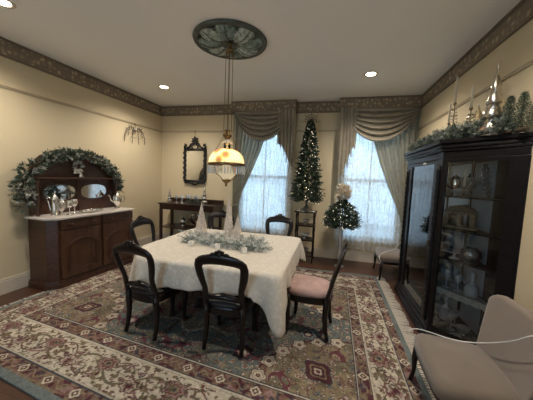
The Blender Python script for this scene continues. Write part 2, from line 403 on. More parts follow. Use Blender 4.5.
# frieze band with dark edge mouldings, and picture rail
Z0 = 2.765
def band(nm, boxes):
    m = MB()
    for (x0, x1, y0, y1) in boxes: m.box(x0, x1, y0, y1, Z0, ZC)
    o = struct(nm, m, 'frieze'); e = MB()
    for (x0, x1, y0, y1) in boxes:
        for z0, z1, g in ((Z0-.012, Z0+.012, .012), (ZC-.022, ZC, .014)):
            e.box(x0 if x0 < XL+.001 and y1-y0 < .1 else x0-g*(x0 > 0 or y1-y0 < .1), x1+g*(x1 < 0 or y1-y0 < .1), y0-g*(y1-y0 < .5), y1, z0, z1)
    e.build('trim_edge', 'moulding', o)
    return o
band('trim_1', [(XL, XL+.012, YF, YB)])
band('trim_2', [(XR-.012, XR, YF, YB)])
band('trim_3', [(XL+.012, XR-.012, YB-.012, YB)])
def rail(nm, x0, x1, y0, y1):
    m = MB().box(x0, x1, y0, y1, 2.405, 2.419)
    m.box(x0, x1, y0, y1, 2.425, 2.434)
    return struct(nm, m, 'rail')
rail('trim_4', XL, XL+.014, YF, YB); rail('trim_5', XR-.014, XR, YF, YB)
rail('trim_6', XL+.014, -2.0, YB-.014, YB); rail('trim_7', -.72, .05, YB-.014, YB)
# garden outside
struct('garden_lawn', MB().box(-12, 10, YB+.3, 30, -.6, -.5), 'ground')
hs = MB()
for k in range(26): hs.box(-6, 6, 13-.006*0, 13.2, -.5+k*.19, -.5+k*.19+.17)
hs.box(-6, 6, 13.03, 13.2, -.5, 4.5)
struct('trim_8', hs, 'siding')   # clapboard wall of the house next door

# ------------------------------------------------------------------ rug
def make_rug():
    y0, y1 = 1.22, 4.27; xr = .76
    nx, ny = 800, 640
    u = np.linspace(0, 1, nx); v = np.linspace(0, 1, ny)
    U, V = np.meshgrid(u, v)
    Y = (1.37-.53*U)*(1-V)+4.29*V
    X = (-3.37+4.13*U)*(1-V)+(-3.12+3.88*U)*V
    w = 4.05; h = 3.2
    px = U*w; py = V*h                              # flat rug coordinates in metres
    rng = np.random.RandomState(3)
    c = lambda r, g, b: np.array([r, g, b])
    cream, red, dred, navy, tan, olive, blue, lblue, pink = c(.44,.39,.31), c(.125,.05,.05), c(.075,.028,.033), c(.05,.055,.065), c(.20,.155,.10), c(.13,.115,.075), c(.10,.122,.115), c(.16,.185,.18), c(.25,.16,.145)
    ex = np.minimum(px, w-px)*1.2; ey = np.minimum(py, h-py)*.86; e = np.minimum(ex, ey)
    side = ex < ey
    along = np.where(side, py-h/2, px-w/2)
    img = np.zeros((ny, nx, 3)); img[:] = blue
    # wobble noise
    def noise(sx, sy, seed):
        r = np.random.RandomState(seed); gx, gy = int(w*sx)+3, int(h*sy)+3
        g = r.rand(gy, gx); fx = px*sx; fy = py*sy; ix = fx.astype(int); iy = fy.astype(int); tx = fx-ix; ty = fy-iy
        tx = tx*tx*(3-2*tx); ty = ty*ty*(3-2*ty)
        return (g[iy, ix]*(1-tx)+g[iy, ix+1]*tx)*(1-ty)+(g[iy+1, ix]*(1-tx)+g[iy+1, ix+1]*tx)*ty
    field = e > .60
    # ---- field
    sx_, sy_ = np.abs(px-w/2), np.abs(py-h/2)      # fold to a quarter
    fx, fy = w/2-.50-sx_, h/2-.70-sy_              # distance from field corner
    ang = np.arctan2(fy, fx); rad = np.hypot(fx/1.05, fy)
    corner = field & (rad < .66+.05*np.abs(np.sin(ang*5)))
    img[corner] = tan
    cr = np.hypot(sx_/1.35, sy_); ca = np.arctan2(sy_, sx_)
    med = cr < .52+.06*np.cos(ca*8)
    img[field & med] = tan*.95
    img[field & (cr < .34+.04*np.cos(ca*8))] = pink*.8
    img[field & (np.abs(cr-(.52+.06*np.cos(ca*8))) < .012)] = cream
    nz = noise(9, 9, 5); img[field & ~corner & (nz > .62)] = blue*.8+olive*.3
    img[corner & (nz > .6)] = olive
    left = field & (px < 1.15+.12*np.sin(py*5)) & ~corner
    img[left] = img[left]*.3+tan*.75
    b1 = field & (np.abs(rad-(.66+.05*np.abs(np.sin(ang*5)))) < .013); img[b1] = dred
    def stamp(cx, cy, r, cols, lob=6, sq=1., rot=0., fold=None):
        A, B = (px, py) if fold is None else fold
        x0_, x1_ = cx-r*1.4, cx+r*1.4
        if fold is None:
            i0 = max(0, int((cy-r*1.4)/h*ny)); i1 = min(ny, int((cy+r*1.4)/h*ny)+2); j0 = max(0, int(x0_/w*nx)); j1 = min(nx, int(x1_/w*nx)+2)
            if i1 <= i0 or j1 <= j0: return
            s = (slice(i0, i1), slice(j0, j1)); dx = A[s]-cx; dy = B[s]-cy; sub = img[s]
        else:
            dx = A-cx; dy = B-cy; sub = img
        ca_, sa_ = cos(rot), sin(rot); dx, dy = dx*ca_+dy*sa_, (-dx*sa_+dy*ca_)*sq
        d = np.hypot(dx, dy)/r; a = np.arctan2(dy, dx); d = d/(1+.14*np.cos(a*lob))
        for lim, col in cols:
            sub[d < lim] = col
    flow = [[(1,cream),(.8,red),(.45,tan),(.2,navy)], [(1,navy),(.8,pink),(.4,cream)], [(1,dred),(.7,tan),(.35,red)], [(1,olive),(.7,cream),(.4,red)], [(1,tan),(.75,dred),(.35,cream)], [(1,navy),(.75,lblue),(.4,dred)]]
    # scattered small flowers, quarter-symmetric
    for k in range(1100):
        qx, qy = rng.rand()*(w/2-.5), rng.rand()*(h/2-.7); r = .009+.019*rng.rand()**2
        cc = flow[rng.randint(6)]; lb = rng.randint(4, 8); ro = rng.rand()*3; sq = 1+rng.rand()
        for a_ in (-1, 1):
            for b_ in (-1, 1): stamp(w/2+a_*qx, h/2+b_*qy, r, cc, lb, sq, ro*a_*b_)
    # vines
    for s_, (fa, fb) in enumerate(((9, 11), (13, 8), (7, 15))):
        vv = np.sin(sx_*fa+1.3*np.sin(sy_*fb+s_))+np.sin(sy_*fa*1.1+1.2*np.sin(sx_*fb)+s_*2)
        img[field & (np.abs(vv) < .05)] = (tan, olive*1.3, dred*1.5)[s_]
    # scalloped corner row of cream rosettes and red medallions
    for k in range(6):
        a = (k+.3)/6*PI/2; rr = .68
        qx, qy = w/2-.50-rr*1.05*cos(a), h/2-.70-rr*sin(a)
        for a_ in (-1, 1):
            for b_ in (-1, 1): stamp(w/2+a_*qx, h/2+b_*qy, .056, [(1.12,dred),(1,cream),(.8,tan),(.68,cream),(.36,red),(.14,tan)], 5)
    for a_ in (-1, 1):
        for b_ in (-1, 1):
            stamp(w/2+a_*(w/2-.78), h/2+b_*(h/2-.96), .12, [(1,navy),(.92,dred),(.62,tan),(.5,dred),(.3,cream),(.16,red)], 4, 1.2, .7*a_*b_)
            stamp(w/2+a_*.62, h/2+b_*.66, .09, [(1,navy),(.85,dred),(.55,pink),(.3,cream)], 8)
            stamp(w/2+a_*1.12, h/2+b_*.2, .085, [(1,navy),(.85,lblue),(.55,dred),(.3,cream)], 6)
    stamp(w/2, h/2, .22, [(1,navy),(.9,dred),(.6,cream),(.5,red),(.25,tan)], 8)
    # ---- borders
    outer = e <= .60
    img[outer] = cream
    main = (e > .17) & (e <= .455)
    t = e-.31
    wv = .075*np.sin(along*2*PI/.62)
    bnz = noise(30, 30, 9)
    img[main & (np.abs(t-wv) < .010)] = olive
    img[main & (np.abs(t+wv*1.3) < .006)] = red
    vv = np.sin(along*31+2*np.sin(e*40))+np.sin(e*55+1.5*np.sin(along*17))
    img[main & (np.abs(vv) < .13) & (bnz > .35)] = olive*.9
    img[main & (bnz > .74)] = tan*.8
    img[main & (vv > 1.55)] = pink*.8
    def borders():
        for sgn in (-1, 1):
            n_ = int(w/2/.31)
            for k in range(-n_, n_+1):
                off = (.05 if k % 2 else -.05)
                cx = w/2+k*.31
                if .2 < cx < w-.2:
                    stamp(cx, h/2+sgn*(h/2-.36-off), .085 if k % 2 else .07, [(1,olive*.6),(.9,pink),(.62,red),(.42,tan),(.22,navy)] if k % 2 else [(1,red),(.85,cream*.8),(.6,pink),(.35,dred)], 7, 1.25)
                    for q in range(5): stamp(cx+rng.uniform(-.15,.15), h/2+sgn*(h/2-.36)+rng.uniform(-.11,.11), .022+.012*rng.rand(), [(1,flow[q][0][1]),(.6,flow[q][1][1])], 4, 1.8, rng.rand()*3)
            n_ = int(h/2/.31)
            for k in range(-n_, n_+1):
                off = (.05 if k % 2 else -.05); cy = h/2+k*.31
                if .2 < cy < h-.2:
                    stamp(w/2+sgn*(w/2-.26-off*.6), cy, .085 if k % 2 else .07, [(1,olive*.6),(.9,pink),(.62,red),(.42,tan),(.22,navy)] if k % 2 else [(1,red),(.85,cream*.8),(.6,pink),(.35,dred)], 7, .8)
                    for q in range(5): stamp(w/2+sgn*(w/2-.26)+rng.uniform(-.11,.11), cy+rng.uniform(-.15,.15), .022+.012*rng.rand(), [(1,flow[q][0][1]),(.6,flow[q][1][1])], 4, 1.8, rng.rand()*3)
    borders()
    for k in range(2600):
        sd = rng.rand() < w/(w+h); t_ = rng.uniform(.17, .45)
        if sd: cx, cy = rng.rand()*w, (t_/.86 if rng.rand() < .5 else h-t_/.86)
        else: cx, cy = (t_/1.2 if rng.rand() < .5 else w-t_/1.2), rng.rand()*h
        if not (.17/1.2 < min(cx, w-cx) and .17/.86 < min(cy, h-cy)) : continue
        if min(cx, w-cx)*1.2 > .45 and min(cy, h-cy)*.86 > .45: continue
        stamp(cx, cy, .010+.012*rng.rand(), [(1, (olive*.75, tan*.7, pink*.6, red*.9)[rng.randint(4)])], 3, 1.4+1.6*rng.rand(), rng.rand()*3.1)
    for lo, hi in ((.055, .155), (.475, .585)):
        g = (e > lo) & (e < hi); img[g] = red*.75+tan*.25; img[g & (noise(45,45,77) > .62)] = tan*.8; img[g & (noise(38,38,78) > .66)] = navy*.8+dred*.3; img[g & ((e < lo+.014) | (e > hi-.014))] = tan*.85
        mid = (lo+hi)/2
        img[g & (bnz > .68)] = dred
        img[g & (np.abs(e-mid-.02*np.sin(along*2*PI/.13)) < .006)] = tan
        img[g & (bnz < .2)] = pink*.9
        for s2 in (-1, 1):
            for k in range(-7, 8):
                for ax in (0, 1):
                    L_ = w if ax == 0 else h
                    c_ = L_/2+k*.28
                    if mid < c_ < L_-mid:
                        if ax == 0: stamp(c_, h/2+s2*(h/2-mid/.86), .038, [(1,dred),(.95,cream),(.62,tan),(.5,dred),(.25,cream)], 4)
                        else: stamp(w/2+s2*(w/2-mid/1.2), c_, .038, [(1,dred),(.95,cream),(.62,tan),(.5,dred),(.25,cream)], 4)
    for a_ in (.155, .17, .455, .475, .585, .60): img[np.abs(e-a_) < .005] = cream*.75 if a_ in (.17, .455) else navy
    img[e < .055] = lblue*.78
    # abrash: slow colour drift of the dye, and knots
    img *= (.86+.28*noise(1.2, 4, 21))[..., None]
    img *= (.82+.36*noise(60, 60, 22))[..., None]
    img = np.clip(img, 0, 1)
    Z = .012+.002*noise(25, 25, 30)
    n = nx*ny
    co = np.stack([X, Y, Z], -1).reshape(-1, 3)
    idx = np.arange(n).reshape(ny, nx)
    quads = np.stack([idx[:-1,:-1], idx[:-1,1:], idx[1:,1:], idx[1:,:-1]], -1).reshape(-1, 4)
    # skirt down to the floor
    per = np.concatenate([idx[0,:], idx[1:,-1], idx[-1,-2::-1], idx[-2:0:-1,0]])
    sk = co[per].copy(); sk[:, 2] = .001
    co2 = np.vstack([co, sk]); m = len(per); a = np.arange(m); b = (a+1) % m
    sq = np.stack([n+a, n+b, per[b], per[a]], -1)
    bot = None
    allq = np.vstack([quads, sq])
    me = bpy.data.meshes.new('area_rug')
    me.vertices.add(len(co2)); me.vertices.foreach_set('co', co2.ravel().astype(np.float32))
    me.loops.add(allq.size); me.loops.foreach_set('vertex_index', allq.ravel().astype(np.int32))
    me.polygons.add(len(allq)); me.polygons.foreach_set('loop_start', (np.arange(len(allq))*4).astype(np.int32)); me.polygons.foreach_set('loop_total', np.full(len(allq), 4, np.int32))
    me.update(calc_edges=True); me.validate()
    at = me.color_attributes.new('weave', 'FLOAT_COLOR', 'POINT')
    cc = np.ones((len(co2), 4), np.float32); cc[:n, :3] = img.reshape(-1, 3); cc[n:, :3] = cc[per, :3]
    at.data.foreach_set('color', cc.ravel())
    me.materials.append(M['rug'])
    o = bpy.data.objects.new('area_rug', me); COL.objects.link(o)
    root = tag(o, 'large floral oriental area rug with cream border under the dining table', 'rug')
    for sgn in (0, 1):
        f = MB()
        k = 0; y = (.86 if sgn else 1.39)
        while y < 4.27:
            x = xr if sgn else -3.37+.25*(y-1.37)/2.92
            d = 1 if sgn else -1
            L = (.11+.03*random.random()) if sgn else .06; dy = random.uniform(-.02, .035)
            for q in (-.004, .003):
                f.tube([(x-.004*d, y+q, .008), (x+d*L*.5, y+q+dy*.4, .006), (x+d*L, y+q*2.5+dy, .003)], [.005, .0045, .004], 4)
            y += .026
        f.build('fringe', 'fringe', root, kind='stuff')
    return root
make_rug()

# ------------------------------------------------------------------ dining table with cloth
TX0, TX1, TY0, TY1 = -1.95, -.36, 1.985, 3.45
tb = thing('dining_table', 'long dark dining table hidden under the white lace cloth, on the rug', 'table', ((TX0+TX1)/2, (TY0+TY1)/2, 0))
hx, hy = (TX1-TX0)/2, (TY1-TY0)/2
def rrect(hx, hy, rs, n=8):
    pts = []
    for (cx, cy, a0, r) in ((hx, hy, 0, rs[0]), (-hx, hy, 90, rs[1]), (-hx, -hy, 180, rs[2]), (hx, -hy, 270, rs[3])):
        for k in range(n+1):
            a = math.radians(a0+90*k/n); sx = 1 if cx > 0 else -1; sy = 1 if cy > 0 else -1
            pts.append((cx-sx*r+r*cos(a), cy-sy*r+r*sin(a)))
    return pts
RS = (.10, .14, .42, .05)
MB().prism(rrect(hx-.012, hy-.012, RS), .68, .708).build('tabletop', 'mahog', tb, bevel=.005)
MB().box(-hx+.16, hx-.16, -hy+.16, -hy+.185, .59, .68).box(-hx+.16, hx-.16, hy-.185, hy-.16, .59, .68).box(-hx+.16, -hx+.185, -hy+.185, hy-.185, .59, .68).box(hx-.185, hx-.16, -hy+.185, hy-.185, .59, .68).build('apron', 'mahog', tb)
LEGP = [(.035,0),(.026,.02),(.024,.05),(.022,.12),(.028,.3),(.036,.42),(.040,.47),(.028,.50),(.042,.53),(.03,.56),(.045,.6),(.045,.68)]
for (x, y) in ((-hx+.4, -hy+.32), (hx-.3, -hy+.35), (-hx+.3, hy-.3), (hx-.3, hy-.3)):
    MB().lathe(LEGP, (x, y, .0), 12).build('leg', 'dark', tb, smooth=True)
# cloth
def make_cloth():
    base = rrect(hx, hy, RS, 10)
    # resample the perimeter
    P = [Vector((x, y)) for x, y in base]; L = [0]
    for i in range(len(P)): L.append(L[-1]+(P[(i+1) % len(P)]-P[i]).length)
    T = L[-1]; n = 300; pts = []
    for k in range(n):
        s = T*k/n
        i = max(j for j in range(len(P)) if L[j] <= s+1e-9); d = L[i+1]-L[i]
        t = (s-L[i])/d if d > 1e-9 else 0
        pts.append(P[i].lerp(P[(i+1) % len(P)], t))
    nor = []
    for k in range(n):
        t = pts[(k+3) % n]-pts[k-3]; nor.append(Vector((t.y, -t.x)).normalized())
    cor = [(hx, hy, .33, .16), (-hx, hy, .40, .2), (-hx+.05, -hy+.05, .53, .30), (hx, -hy, .485, .11)]
    vs = []; fs = []; rings = 14
    zt = .7155
    for r in range(12):                       # top, from the centre out
        q = (r+1)/12
        for k in range(n):
            p = pts[k]*q; vs.append((p.x, p.y, zt+.0012*sin(p.x*9)*cos(p.y*7)))
    for r in range(1, rings+1):
        t = r/rings
        for k in range(n):
            p = pts[k]; s = T*k/n
            ln = .215+.012*sin(s*5.3+1)+.008*sin(s*13)
            fl = .018
            for cx, cy, ex, wd in cor:
                d = math.hypot(p.x-cx, p.y-cy); g = math.exp(-(d/wd)**2)
                ln = max(ln, .215+(ex-.215)*g) if g > .03 else ln; fl += (.05 if cx > 0 else .07)*g
            fold = (.012*sin(s*21+.7)+.010*sin(s*34+2))*t*t
            for cx, cy, ex, wd in cor:
                d = math.hypot(p.x-cx, p.y-cy)
                fold += .022*math.exp(-(d/wd)**2)*sin(s*40)*t
            off = .006+fl*math.sin(t*PI/2)+fold
            if t < .12: off = max(off, .006)
            z = zt-ln*t - (0 if t > .1 else 0) + .004*sin(s*60)*(t > .97)
            z = zt-.004-(ln-.004)*t
            vs.append((p.x+nor[k].x*off, p.y+nor[k].y*off, z))
    R = 12+rings
    for r in range(R-1):
        for k in range(n):
            a = r*n+k; b = r*n+(k+1) % n; fs.append((a, b, b+n, a+n))
    c = len(vs); vs.append((0, 0, zt))
    for k in range(n): fs.append((c, (k+1) % n, k))
    m = MB(); m.add(vs, fs)
    o = m.build('tablecloth', 'cloth', None, smooth=True, solid=.0015)
    o.location = ((TX0+TX1)/2, (TY0+TY1)/2, 0)
    return tag(o, 'ivory lace tablecloth draped over the dining table with hanging corners', 'tablecloth')
make_cloth()

# ------------------------------------------------------------------ dining chairs (balloon back)
def loftpad(w0, w1, d, zs, crown=.0, n=28, e=.55):
    """rounded trapezoid pad: half-widths at rear w0 and front w1, depth d (y -d/2..d/2), layers (z, inset)"""
    def out(ins):
        pts = []
        for k in range(n):
            a = 2*PI*k/n; ca, sa = cos(a), sin(a)
            x = (abs(ca)**e)*(1 if ca >= 0 else -1); y = (abs(sa)**e)*(1 if sa >= 0 else -1)
            ww = w0+(w1-w0)*(y+1)/2
            pts.append((x*(ww-ins), y*(d/2-ins)))
        return pts
    vs = []; fs = []
    for z, ins in zs: vs += [(x, y, z) for x, y in out(ins)]
    for i in range(len(zs)-1):
        for k in range(n):
            a = i*n+k; b = i*n+(k+1) % n; fs.append((a, b, b+n, a+n))
    fs.append(tuple(range(n-1,-1,-1)))
    c = len(vs); vs.append((0, 0, zs[-1][0]+crown)); o = (len(zs)-1)*n
    for k in range(n): fs.append((o+k, o+(k+1) % n, c))
    return vs, fs
def make_chair(label, seatmat, wd=0., cr=0.):
    t = thing('dining_chair', label, 'chair', (0,0,0), 0, 'balloon-back dining chairs around the table')
    # seat
    vs, fs = loftpad(.175+wd, .215+wd, .42+wd, [(.405,.012),(.418,.002),(.438+cr*.6,.006),(.452+cr,.03)], .010+cr*.6)
    MB().add(vs, fs).build('seat', seatmat, t, smooth=True)
    vs, fs = loftpad(.17, .21, .41, [(.335,.006),(.345,0),(.395,0),(.406,.006)])
    MB().add(vs, fs).build('seat_rail', 'dark', t, smooth=False)
    for s in (-1, 1):
        MB().tube([(s*.155,-.18,.42),(s*.157,-.178,.33),(s*.16,-.172,.22),(s*.163,-.185,.1),(s*.166,-.205,.018)], [.029,.027,.024,.020,.019], 8).build('leg', 'dark', t, smooth=True)
        MB().tube([(s*.178,.168,.40),(s*.186,.178,.34),(s*.19,.18,.26),(s*.186,.172,.15),(s*.188,.176,.05),(s*.192,.186,.018)], [.032,.036,.031,.023,.018,.023], 8).build('leg', 'dark', t, smooth=True)
    # hoop back, leaning
    def lean(x, z, y=0): return (x, -.185-(z-.42)*.27+y, z)
    def hw(z):   # half width of the stile centre line
        if z < .56: return .165-.012*(z-.42)/.14
        return .150+.042*math.sin(min(1, (z-.56)/.22)*PI/2)
    pts = []; rad = []
    zs = [.40,.44,.48,.53,.58,.63,.68,.73,.77]
    for z in zs: pts.append((-hw(z), z)); rad.append(.026 if z < .6 else .026+.009*min(1,(z-.58)/.12))
    for k in range(1, 12):
        a = PI-k*PI/12; pts.append((.187*cos(a), .785+.055*math.sin(a)**.8)); rad.append(.036+.010*sin(a))
    for z in reversed(zs): pts.append((hw(z), z)); rad.append(.026 if z < .6 else .026+.009*min(1,(z-.58)/.12))
    m = MB(); vs = []; n = 8; fs = []
    for i, ((x, z), r) in enumerate(zip(pts, rad)):
        p0 = pts[max(0, i-1)]; p1 = pts[min(len(pts)-1, i+1)]; tx, tz = p1[0]-p0[0], p1[1]-p0[1]; l = math.hypot(tx, tz); nx, nz = -tz/l, tx/l
        for k in range(n):
            a = 2*PI*k/n; vs.append(lean(x+nx*r*cos(a), z+nz*r*cos(a), .018*sin(a)))
    for i in range(len(pts)-1):
        for k in range(n):
            a = i*n+k; b = i*n+(k+1) % n; fs.append((a, b, b+n, a+n))
    fs += [tuple(range(n-1,-1,-1)), tuple((len(pts)-1)*n+k for k in range(n))]
    m.add(vs, fs); m.build('back_frame', 'dark', t, smooth=True)
    # crest: leaf mass with two pierced scrolls
    c = MB()
    for s in (-1, 1):
        ring = [lean(s*.052+.021*cos(a), .872+.017*sin(a)) for a in [2*PI*k/12 for k in range(12)]]
        c.tube(ring, .011, 6, closed=True)
        c.tube([lean(s*.07, .872), lean(s*.11, .862), lean(s*.15, .838), lean(s*.185, .80)], [.013,.013,.012,.008], 6)
        c.tube([lean(s*.018, .885), lean(s*.03, .905), lean(s*.012, .915)], [.010,.012,.006], 6)
    c.ball(lean(0, .885), .024, 8, (1.2,.6,1.1)); c.ball(lean(0, .91), .015, 8, (1,.6,1)); c.ball(lean(0, .852), .02, 8, (1.6,.6,.8))
    c.build('crest', 'dark', t, smooth=True)
    # carved lower cross rail
    c = MB(); c.tube([lean(x, .495+.012*math.cos(x*20)) for x in [-.155,-.1,-.05,0,.05,.1,.155]], [.018,.022,.026,.03,.026,.022,.018], 6, flat=.6)
    c.ball(lean(0, .525), .018, 8, (1.3,.6,1))
    c.build('cross_rail', 'dark', t, smooth=True)
    return t
ch0 = make_chair('black-seated dark carved dining chair at the near side, nearest the camera', 'black_seat')
ch0.location = (-.81, 2.10, .016); ch0.rotation_euler = (0, 0, .03)
dup(ch0, (-1.58, 2.09, .016), -.10, 'black-seated dark dining chair at the near left of the table')
chp = make_chair('dark carved dining chair with pink damask seat at the right of the table', 'pink_seat', .012, .018)
chp.location = (-.15, 2.52, .016); chp.rotation_euler = (0, 0, PI/2-.10)
dup(ch0, (-2.12, 2.88, .016), -PI/2, 'dark carved dining chair at the left end of the table, nearest the sideboard')
dup(ch0, (-.77, 3.68, .016), PI, 'dark carved dining chair behind the table in front of the first window')
dup(ch0, (-1.72, 3.68, .016), PI+.15, 'dark carved dining chair behind the table nearest the console table')

# ------------------------------------------------------------------ table decorations
def cone_tree(nm, loc, r, h, mt, label, cat='christmas decoration', group=None, swirl=0):
    o = thing(nm, label, cat, loc, 0, group)
    prof = [(r*.55, 0), (r*.9, .004)]
    N = 26
    for k in range(N+1):
        t = k/N; prof.append((max(.0015, r*(1-t)**1.02+.0015*(1-t)*(k % 2)), .006+t*h*.97))
    MB().lathe(prof, (0,0,0), 18).build('cone', mt, o, smooth=False)
    c = MB(); pts = []
    turns = 9
    for k in range(120):
        t = k/119; rr = r*(1-t)*1.02+.003; a = t*turns*2*PI; pts.append((rr*cos(a), rr*sin(a), .01+t*h*.95))
    c.tube(pts, [.0045*(1-k/150) for k in range(120)], 5).build('garland_wrap', mt, o, smooth=True)
    MB().ball((0,0,h*.985), .007, 8).build('finial', 'silver2', o, smooth=True)
    return o
G1 = 'beaded cone trees in the centrepiece'
cone_tree('cone_tree', (-1.66, 3.10, .716), .088, .44, 'beads', 'ivory beaded cone tree, leftmost of the three on the dining table', group=G1)
cone_tree('cone_tree', (-1.27, 3.10, .716), .072, .58, 'beads', 'ivory beaded cone tree, tallest, middle of three on the table', group=G1)
cone_tree('cone_tree', (-1.10, 2.97, .716), .068, .33, 'beads', 'shortest ivory beaded cone tree, right of three on the table', group=G1)
# frosted centrepiece garland
def garland(name, label, path, rad, parts, loc=(0,0,0), cat='garland', seed=1):
    """parts: list of (part name, material, count, kind, size) spread about the path (list of points)"""
    random.seed(seed); o = thing(name, label, cat, loc)
    P = [Vector(p)-Vector(loc) for p in path]
    MB().tube([tuple(p) for p in P], .008, 6).build('stem', 'bark', o, smooth=True)
    for nm, mt, cnt, kind, size in parts:
        m = MB()
        for k in range(cnt):
            q = random.random()*(len(P)-1); i = int(q); p = P[i].lerp(P[i+1], q-i); tdir = (P[i+1]-P[i]).normalized()
            r = rad(q/(len(P)-1)) if callable(rad) else rad
            u = Vector((random.gauss(0,1), random.gauss(0,1), random.gauss(0,1))); u = (u-tdir*u.dot(tdir)*.6).normalized()
            u.z = abs(u.z) if o.get('flatg') else u.z
            b = p+u*r*random.random()**.7*.7
            d = u+tdir*random.uniform(-.8,.8)
            if path_floor is not None and b.z+loc[2] < path_floor+.012: b.z = path_floor+.012-loc[2]
            if path_floor is not None and d.z < 0: d.z *= -.2
            if path_floor == .716: d.z *= .3
            if b.x+loc[0] < XL+size*1.5: b.x = XL+size*1.5-loc[0]; d.x = abs(d.x)
            if b.x+loc[0] > XR-size*1.3: b.x = XR-size*1.3-loc[0]; d.x = -abs(d.x)
            if kind == 'sprig': m.sprig(b, d, size*1.4, 12, size*.55, size*.06, .8)
            elif kind == 'leaf':
                for j in range(3): m.leaf(b, d+Vector((random.uniform(-.6,.6), random.uniform(-.6,.6), random.uniform(-.3,.6))), size, size*.42)
            elif kind == 'flower':
                dn = d.normalized(); e1 = dn.orthogonal().normalized(); e2 = dn.cross(e1)
                for j in range(6):
                    a = j*PI/3; m.leaf(b, e1*cos(a)+e2*sin(a)+dn*.35, size, size*.6, up=dn)
            elif kind == 'ball': m.ball(tuple(b), size, 8)
        m.build(nm, mt, o, smooth=(kind == 'ball'))
    return o
path_floor = .716
pts = [(-1.66,2.70,.735),(-1.48,2.73,.74),(-1.30,2.68,.74),(-1.12,2.71,.74),(-.96,2.64,.74),(-.80,2.68,.74),(-.67,2.65,.735)]
garland('pine_centerpiece', 'low frosted grey-green pine garland lying on the white tablecloth', pts, lambda t: .11+.04*sin(t*PI), [
    ('pine_sprigs', 'pine2', 300, 'sprig', .058), ('frosted_sprigs', 'frost', 330, 'sprig', .056), ('silver_leaves', 'leafsilver', 40, 'leaf', .05)], seed=5)
t0 = None
for k, (x, y, lab) in enumerate(((-1.475, 2.53, 'small white boxed votive at the left of the pine centrepiece'), (-1.156, 2.53, 'small white boxed votive in front of the middle of the centrepiece'), (-.84, 2.49, 'small white boxed votive at the right of the pine centrepiece'))):
    v = thing('votive_holder', lab, 'candle holder', (x, y, .717), .3*k, 'votive holders along the centrepiece')
    MB().box(-.026,.026,-.026,.026,0,.05).build('holder', 'paper', v, bevel=.003)
    MB().lathe([(.015,0),(.015,.008),(.002,.009)], (0,0,.0505), 10).build('candle', 'wax', v, smooth=True)

# ------------------------------------------------------------------ sideboard
SB = thing('sideboard', 'mahogany sideboard with white marble top and arched mirrored back, on left wall', 'sideboard', (-3.435, 2.34, 0), -.065)
# local: x front (+), y along, origin at left rear; length LY, depth DX
LY, DX = 1.24, .41
def sbout(o, r=.09, x0=-.21):
    f = x0+DX+.0
    return [(x0, -o), (f-r, -o), (f+o, r), (f+o, LY-r*.2), (f+o-r*.2, LY+o), (x0, LY+o)]
x0 = -.21; xf = x0+DX
MB().prism(sbout(.015), 0, .075).prism(sbout(.006), .075, .10).build('plinth', 'mahog', SB, bevel=.004)
MB().prism(sbout(-.008), .10, .875).build('carcass', 'mahog', SB, bevel=.004)
MB().prism(sbout(.012), .875, .885).prism(sbout(.03), .885, .91).build('marble_top', 'marble', SB, bevel=.006)
for k, (a, b) in enumerate(((.12, .655), (.695, 1.225))):
    d = MB().box(xf-.01, xf+.012, a, b, .75, .865).build('drawer', 'walnut', SB, bevel=.004)
    # raised oval panel with two knobs
    c = MB(); n = 24; w2 = (b-a)/2-.06; out = []
    for j in range(n):
        an = 2*PI*j/n; e = .6; out.append(((a+b)/2+w2*(abs(cos(an))**e)*(1 if cos(an) >= 0 else -1), .808+.035*(abs(sin(an))**e)*(1 if sin(an) >= 0 else -1)))
    c.slab(out, xf+.012, xf+.022).build('raised_panel', 'mahog', d, bevel=.003)
    for yy in ((a+b)/2-w2*.72, (a+b)/2+w2*.72):
        MB().lathe([(.008,0),(.006,.012),(.015,.02),(.012,.03),(.001,.033)], (0,0,0), 10).build('knob', 'walnut', d, smooth=True)
    dr = MB().box(xf-.01, xf+.012, a, b, .125, .735).build('door', 'walnut', SB, bevel=.004)
    # arched recessed moulding
    def arch(ins, n=14):
        y0_, y1_ = a+.075+ins, b-.075-ins; z0_ = .20+ins; zs = .50; r = (y1_-y0_)/2; cy = (y0_+y1_)/2
        pts = [(y0_, z0_), (y1_, z0_), (y1_, zs)]
        for j in range(1, n): an = PI*j/n; pts.append((cy+r*cos(an), zs+r*.62*sin(an)+ (0)))
        pts.append((y0_, zs)); return pts
    MB().frame_yz(arch(0), arch(.018), xf+.012, xf+.026).build('arch_moulding', 'mahog', dr, bevel=.003)
    MB().slab(arch(.022), xf+.012, xf+.015).build('arch_panel', 'walnut', dr)
    MB().ball((xf+.02, b-.03 if k == 0 else a+.03, .52), .009, 8).build('escutcheon', 'brass', dr, smooth=True)
# turn the knobs to point out of the drawers
kn = [o for o in bpy.data.objects if o.name.startswith('knob')]
pos = []
for (a, b) in ((.12, .655), (.695, 1.225)):
    w2 = (b-a)/2-.06; pos += [(a+b)/2-w2*.72, (a+b)/2+w2*.72]
for o, yy in zip(kn, pos): o.rotation_euler = (0, PI/2, 0); o.location = (xf+.02, yy, .808)
